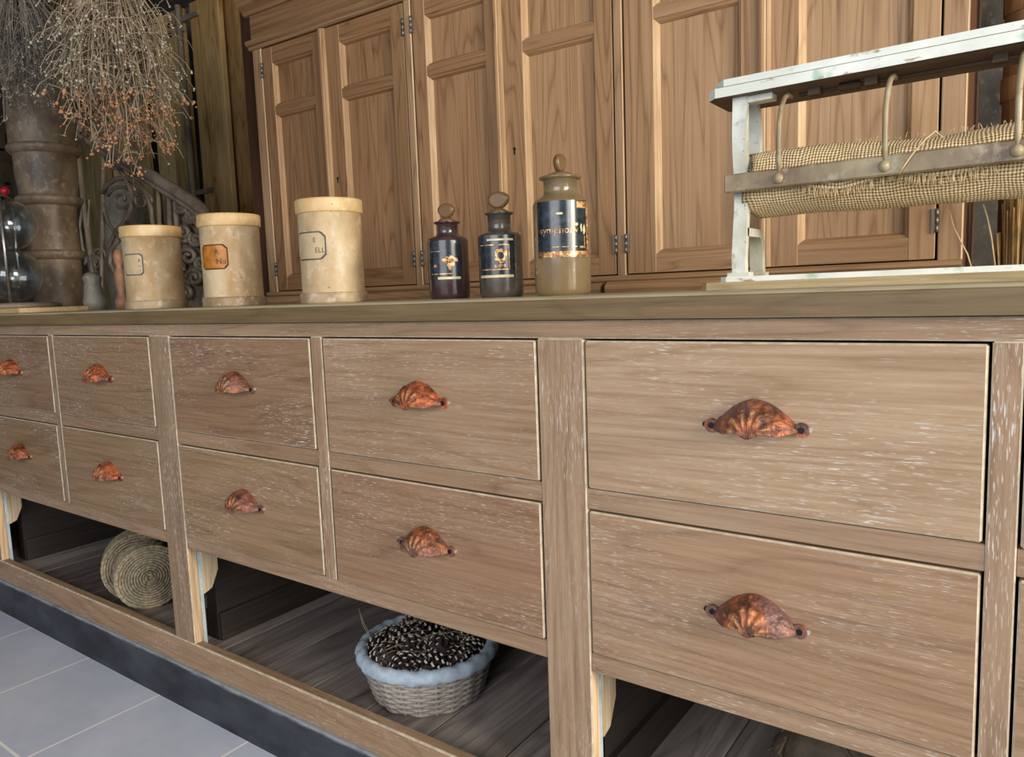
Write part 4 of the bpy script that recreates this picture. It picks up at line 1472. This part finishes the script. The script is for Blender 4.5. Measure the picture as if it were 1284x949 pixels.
# pale plaster urn and terracotta figure seen through the scrolls
yu = 1.18
pu = P(168, 384, yu); ku = (FWD.x * pu.x + FWD.y * (yu + .85)) / F
zu = lambda v: P(168, v, yu).z
b = MB()
b.lathe([(0, 0), (0.12, 0), (0.12, 0.06), (20 * ku, 0.10), (24 * ku, zu(384) - 0.02), (26 * ku, zu(330)), (27 * ku, zu(280)), (24 * ku, zu(250)), (17 * ku, zu(232)), (8 * ku, zu(222)), (0, zu(219))], (pu.x, yu, 0), 32)
o = b.build('plaster_vase', plaster_m); relift(o, (pu.x, yu, 0))
tag(o, 'tall pale grey plaster vase with a domed top behind the iron scrollwork', 'vase')
yt = 0.57
pt = P(154, 383, yt); kt = (FWD.x * pt.x + FWD.y * (yt + .85)) / F
zt = lambda v: P(154, v, yt).z - ZT
b = MB()
b.lathe([(0, 0), (8.5 * kt, 0), (9 * kt, zt(378)), (6 * kt, zt(372)), (4.5 * kt, zt(366)), (6 * kt, zt(356)), (7 * kt, zt(346)), (5 * kt, zt(338)), (3.5 * kt, zt(334)), (5.5 * kt, zt(328)), (6 * kt, zt(320)), (4 * kt, zt(313)), (0, zt(311))], (pt.x, yt, ZT), 24)
o = b.build('terracotta_figure', terra_m); relift(o, (pt.x, yt, ZT))
tag(o, 'small turned terracotta figure on the counter, left of the smallest jar', 'figurine')
yg = 0.60
pg = P(118, 384, yg); kg = (FWD.x * pg.x + FWD.y * (yg + .85)) / F
zg = lambda v: P(118, v, yg).z - ZT
b = MB()
b.lathe([(0, 0), (15 * kg, 0), (15 * kg, zg(378)), (12 * kg, zg(368)), (10 * kg, zg(356)), (12 * kg, zg(348)), (7 * kg, zg(342)), (0, zg(340))], (pg.x, yg, ZT), 24)
o = b.build('plaster_pedestal', plaster_m); relift(o, (pg.x, yg, ZT))
tag(o, 'low pale grey plaster pedestal beside the ringed column on the counter', 'pedestal')

# ------------------------------------------------------------------ weathered shutters
YS = 1.45
specs = [(140, 186, 'dull yellow shutter board behind the dried flowers, leftmost of the shutters', (0.95, .9, .8)), (198, 242, 'pale weathered shutter with a long iron hinge, second of the shutters from the left', (1.0, .98, .92)), (252, 288, 'brown weathered shutter between the hinged one and the dark one', (0.9, .78, .62)), (96, 134, 'grey shutter board behind the column and handrail', (0.7, .72, .7))]
for i, (u0, u1, lab, cc) in enumerate(specs):
    x0 = P(u0, 200, YS).x; x1 = P(u1, 200, YS).x
    t = thing('wooden_shutter', lab, 'shutter', ((x0 + x1) / 2, YS, 0), 'old shutters behind the counter')
    nb = 2
    for q in range(nb):
        b = MB(); w = (x1 - x0) / nb
        b.bbox(x0 + w * q + 0.002, x0 + w * (q + 1) - 0.002, YS, YS + 0.03, 0.0, 2.42, 0.003)
        o = b.build('board', shutter_m, t); o.color = (*[x * (1.0 if q == 0 else 0.85) for x in cc], 1)
    if i == 1:
        for v in (18, 240):
            z = P(235, v, YS).z
            b = MB(); b.box(x1 - 0.11, x1 + 0.16, YS - 0.012, YS - 0.001, z - 0.03, z - 0.005); b.box(x1 - 0.11, x1 + 0.03, YS - 0.012, YS - 0.001, z - 0.075, z - 0.06)
            b.box(x1 - 0.11, x1 - 0.09, YS - 0.012, YS - 0.001, z - 0.075, z - 0.005); b.box(x1 - 0.02, x1 + 0.0, YS - 0.02, YS - 0.001, z - 0.085, z + 0.01)
            b.build('iron_hinge', old_iron, t)
        b = MB(); xa = P(243, 200, YS).x; b.tube([(xa, YS - 0.02, 0.0), (xa, YS - 0.02, 2.42)], 0.016, 8); b.build('hinge_bar', old_iron, t)
x0 = P(290, 200, YS + .05).x
b = MB(); b.bbox(x0, x0 + 0.30, YS + 0.05, YS + 0.08, 0, 2.42, 0.003)
o = b.build('wooden_shutter', shutter_m); relift(o, (x0 + .15, YS + .06, 0)); o.color = (0.55, .42, .3, 1)
tag(o, 'dark brown shutter board standing right beside the pine cupboard', 'shutter', 'old shutters behind the counter')
b = MB(); b.box(-7, 3.0, YS + 0.3, YS + 0.34, 0, 2.6); struct(b.build('wall_partition', stone_wall))

# ------------------------------------------------------------------ right of the cupboard
yq = 0.98
pq = P(1276, 200, yq)
t = thing('banded_post', 'brown round wooden post with wrapped bands at the right edge behind the rack', 'post', (pq.x + 0.01, yq, 0))
b = MB(); b.lathe([(0, 0), (0.040, 0), (0.040, 2.58), (0, 2.58)], (pq.x + 0.01, yq, 0), 24); b.build('shaft', band_m, t).color = (0.8, .7, .6, 1)
for v0, v1 in ((128, 98), (20, -20)):
    z0, z1 = P(1276, v0, yq).z, P(1276, v1, yq).z
    b = MB(); b.lathe([(0.040, z0), (0.0435, z0 + 0.001), (0.0435, z1 - 0.001), (0.040, z1)], (pq.x + 0.01, yq, 0), 24); b.build('band', band_m, t).color = (1.1, 1, .9, 1)
t = thing('straw_bundle', 'upright bundle of pale dry straw behind the rack at the right edge', 'straw', (-0.035, 0.86, 0))
b = MB()
rnd = random.Random(13)
for i in range(260):
    a = rnd.uniform(0, 2 * PI); r0 = 0.035 * math.sqrt(rnd.random()); r1 = r0 * rnd.uniform(0.9, 1.6)
    h = rnd.uniform(0.98, 1.09)
    b.tube([(-0.035 + r0 * math.cos(a), 0.86 + r0 * math.sin(a), 0.001), (-0.035 + r0 * math.cos(a) + rnd.uniform(-.006, .006), 0.86 + r0 * math.sin(a), h * 0.6), (-0.035 + r1 * math.cos(a) + rnd.uniform(-.01, .02), 0.86 + r1 * math.sin(a), h)], rnd.uniform(0.0012, 0.0022), 4)
b.build('straws', straw_m, t, fix=False)


# ------------------------------------------------------------------ dried flower bunches
def bunch(name, label, top, n, spread, droop, mats, rnd, heads, rs, ncurl=0, split=3, headr=0.0042, hang=2.6):
    t = thing(name, label, 'dried flowers', top, 'dried bunches hanging from the ceiling')
    T = Vector(top)
    bs = MB(); bh = MB()
    for i in range(n):
        a = rnd.uniform(0, 2 * PI)
        f = math.sqrt(rnd.random())
        ex = Vector((spread[0] * f * math.cos(a), spread[1] * f * math.sin(a), 0))
        dz = -rnd.uniform(droop[0], droop[1]) * (1 - 0.25 * f * f)
        p0 = T + Vector((rnd.uniform(-.015, .015), rnd.uniform(-.015, .015), 0))
        p3 = T + ex + Vector(spread[2]) * (-dz) + Vector((0, 0, dz))
        c1 = T + ex * 0.55 + Vector((0, 0, dz * 0.30)); c2 = T + ex * 1.08 + Vector(spread[2]) * (-dz) * 0.7 + Vector((0, 0, dz * 0.62))
        pts = []
        N = 8
        for q in range(N + 1):
            s = q / N
            p = p0 * (1 - s) ** 3 + c1 * 3 * s * (1 - s) ** 2 + c2 * 3 * s * s * (1 - s) + p3 * s ** 3
            p = p + Vector((noise.noise(p * 9 + Vector((i, 0, 0))), noise.noise(p * 9 + Vector((0, i, 0))), 0)) * 0.018 * s
            pts.append(p)
        bs.tube(pts, [rs * (1 - 0.6 * q / N) for q in range(N + 1)], 4)
        tips = [pts[-1]]
        for q in range(split):
            s = rnd.randint(4, N)
            base = pts[s]
            L = rnd.uniform(0.03, 0.09)
            d = Vector((rnd.uniform(-1, 1), rnd.uniform(-1, 1), rnd.uniform(-1.1, 0.4))).normalized()
            e = base + d * L
            e2 = e + Vector((d.x * 0.4, d.y * 0.4, -0.6)).normalized() * L * 0.4
            bs.tube([base, base.lerp(e, 0.55) + Vector((0, 0, 0.006)), e, e2], rs * 0.5, 3)
            tips.append(e2)
        for tp in tips:
            if rnd.random() < heads:
                low = (T.z - tp.z) > droop[1] * 0.66
                mi = 0 if (low and rnd.random() < 0.9) else 1
                rr = headr * rnd.uniform(0.6, 1.2) * (1.0 if mi == 0 else 0.8)
                bh.ball(tp, rr, mi, 4, 6, (1, 1, rnd.uniform(0.8, 1.3)))
                for q in range(3 if mi == 0 else 1):
                    bh.ball(tp + Vector((rnd.uniform(-1, 1), rnd.uniform(-1, 1), rnd.uniform(-1, 1))) * rr * 2.6, rr * rnd.uniform(0.5, 0.95), mi, 4, 6)
    bs.tube([T + Vector((0, 0, -0.03)), T + Vector((0, 0, 0.02))], 0.022, 10)
    bs.tube([T + Vector((0, 0, 0.0)), Vector((T.x, T.y, hang))], 0.003, 5)
    bs.build('stems', mats[0], t, fix=False)['kind'] = 'stuff'
    if bh.v:
        bh.build('seed_heads', mats[1:], t, fix=False)['kind'] = 'stuff'
    return t


rnd = random.Random(31)
top1 = P(136, -45, 0.25)
bunch('dried_flower_bunch', 'big hanging bunch of pale dried flowers with rust coloured seed heads', top1, 210, (0.125, 0.13, (0.0, 0, 0)), (0.20, 0.52), [stem_m, seed_m, seed_pale], rnd, 0.75, 0.0025, split=5)
top2 = P(15, -30, 0.30)
bunch('dried_flower_bunch', 'fine grey misty bunch of dried stems at the upper left edge', top2, 150, (0.20, 0.14, (-0.12, 0, 0)), (0.18, 0.46), [stem_grey, seed_pale, seed_pale], rnd, 0.5, 0.0018, split=5, headr=0.003)
top3 = P(88, -30, 0.64)
bunch('dried_grass_bunch', 'dark brown bunch of dried grasses hanging between the two flower bunches', top3, 240, (0.12, 0.10, (-0.03, 0, 0)), (0.32, 0.62), [stem_brown, stem_brown, stem_brown], rnd, 0.5, 0.0026, split=1, headr=0.005)

# ------------------------------------------------------------------ light
w = bpy.data.worlds.new('world'); sc.world = w
w.use_nodes = True
bg = w.node_tree.nodes['Background']
bg.inputs[0].default_value = (*lin(196, 210, 232), 1)
bg.inputs[1].default_value = 0.75


def area(name, loc, target, size, energy, color, sy=None):
    ld = bpy.data.lights.new(name, 'AREA'); ld.energy = energy; ld.color = color
    ld.shape = 'RECTANGLE'; ld.size = size; ld.size_y = sy or size
    o = bpy.data.objects.new(name, ld); col.objects.link(o)
    o.location = loc
    o.rotation_euler = (Vector(target) - Vector(loc)).to_track_quat('-Z', 'Y').to_euler()
    return o


area('window_light', (2.7, -1.15, 1.75), (-0.7, 0.1, 0.9), 1.5, 82, (1.0, 0.97, 0.93), 1.5)
area('front_fill_light', (-0.3, -3.5, 1.7), (-0.9, 0.2, 0.6), 2.6, 72, (0.95, 0.97, 1.0), 1.6)  # fill lamp added in front to brighten the drawers and shelf
area('low_sun_patch', (3.0, -0.38, 1.46), (-1.6, 0.25, 1.02), 0.4, 80, (1.0, 0.84, 0.62), 0.4)

sc.view_settings.view_transform = 'Standard'
sc.view_settings.look = 'None'
sc.view_settings.exposure = 0.0
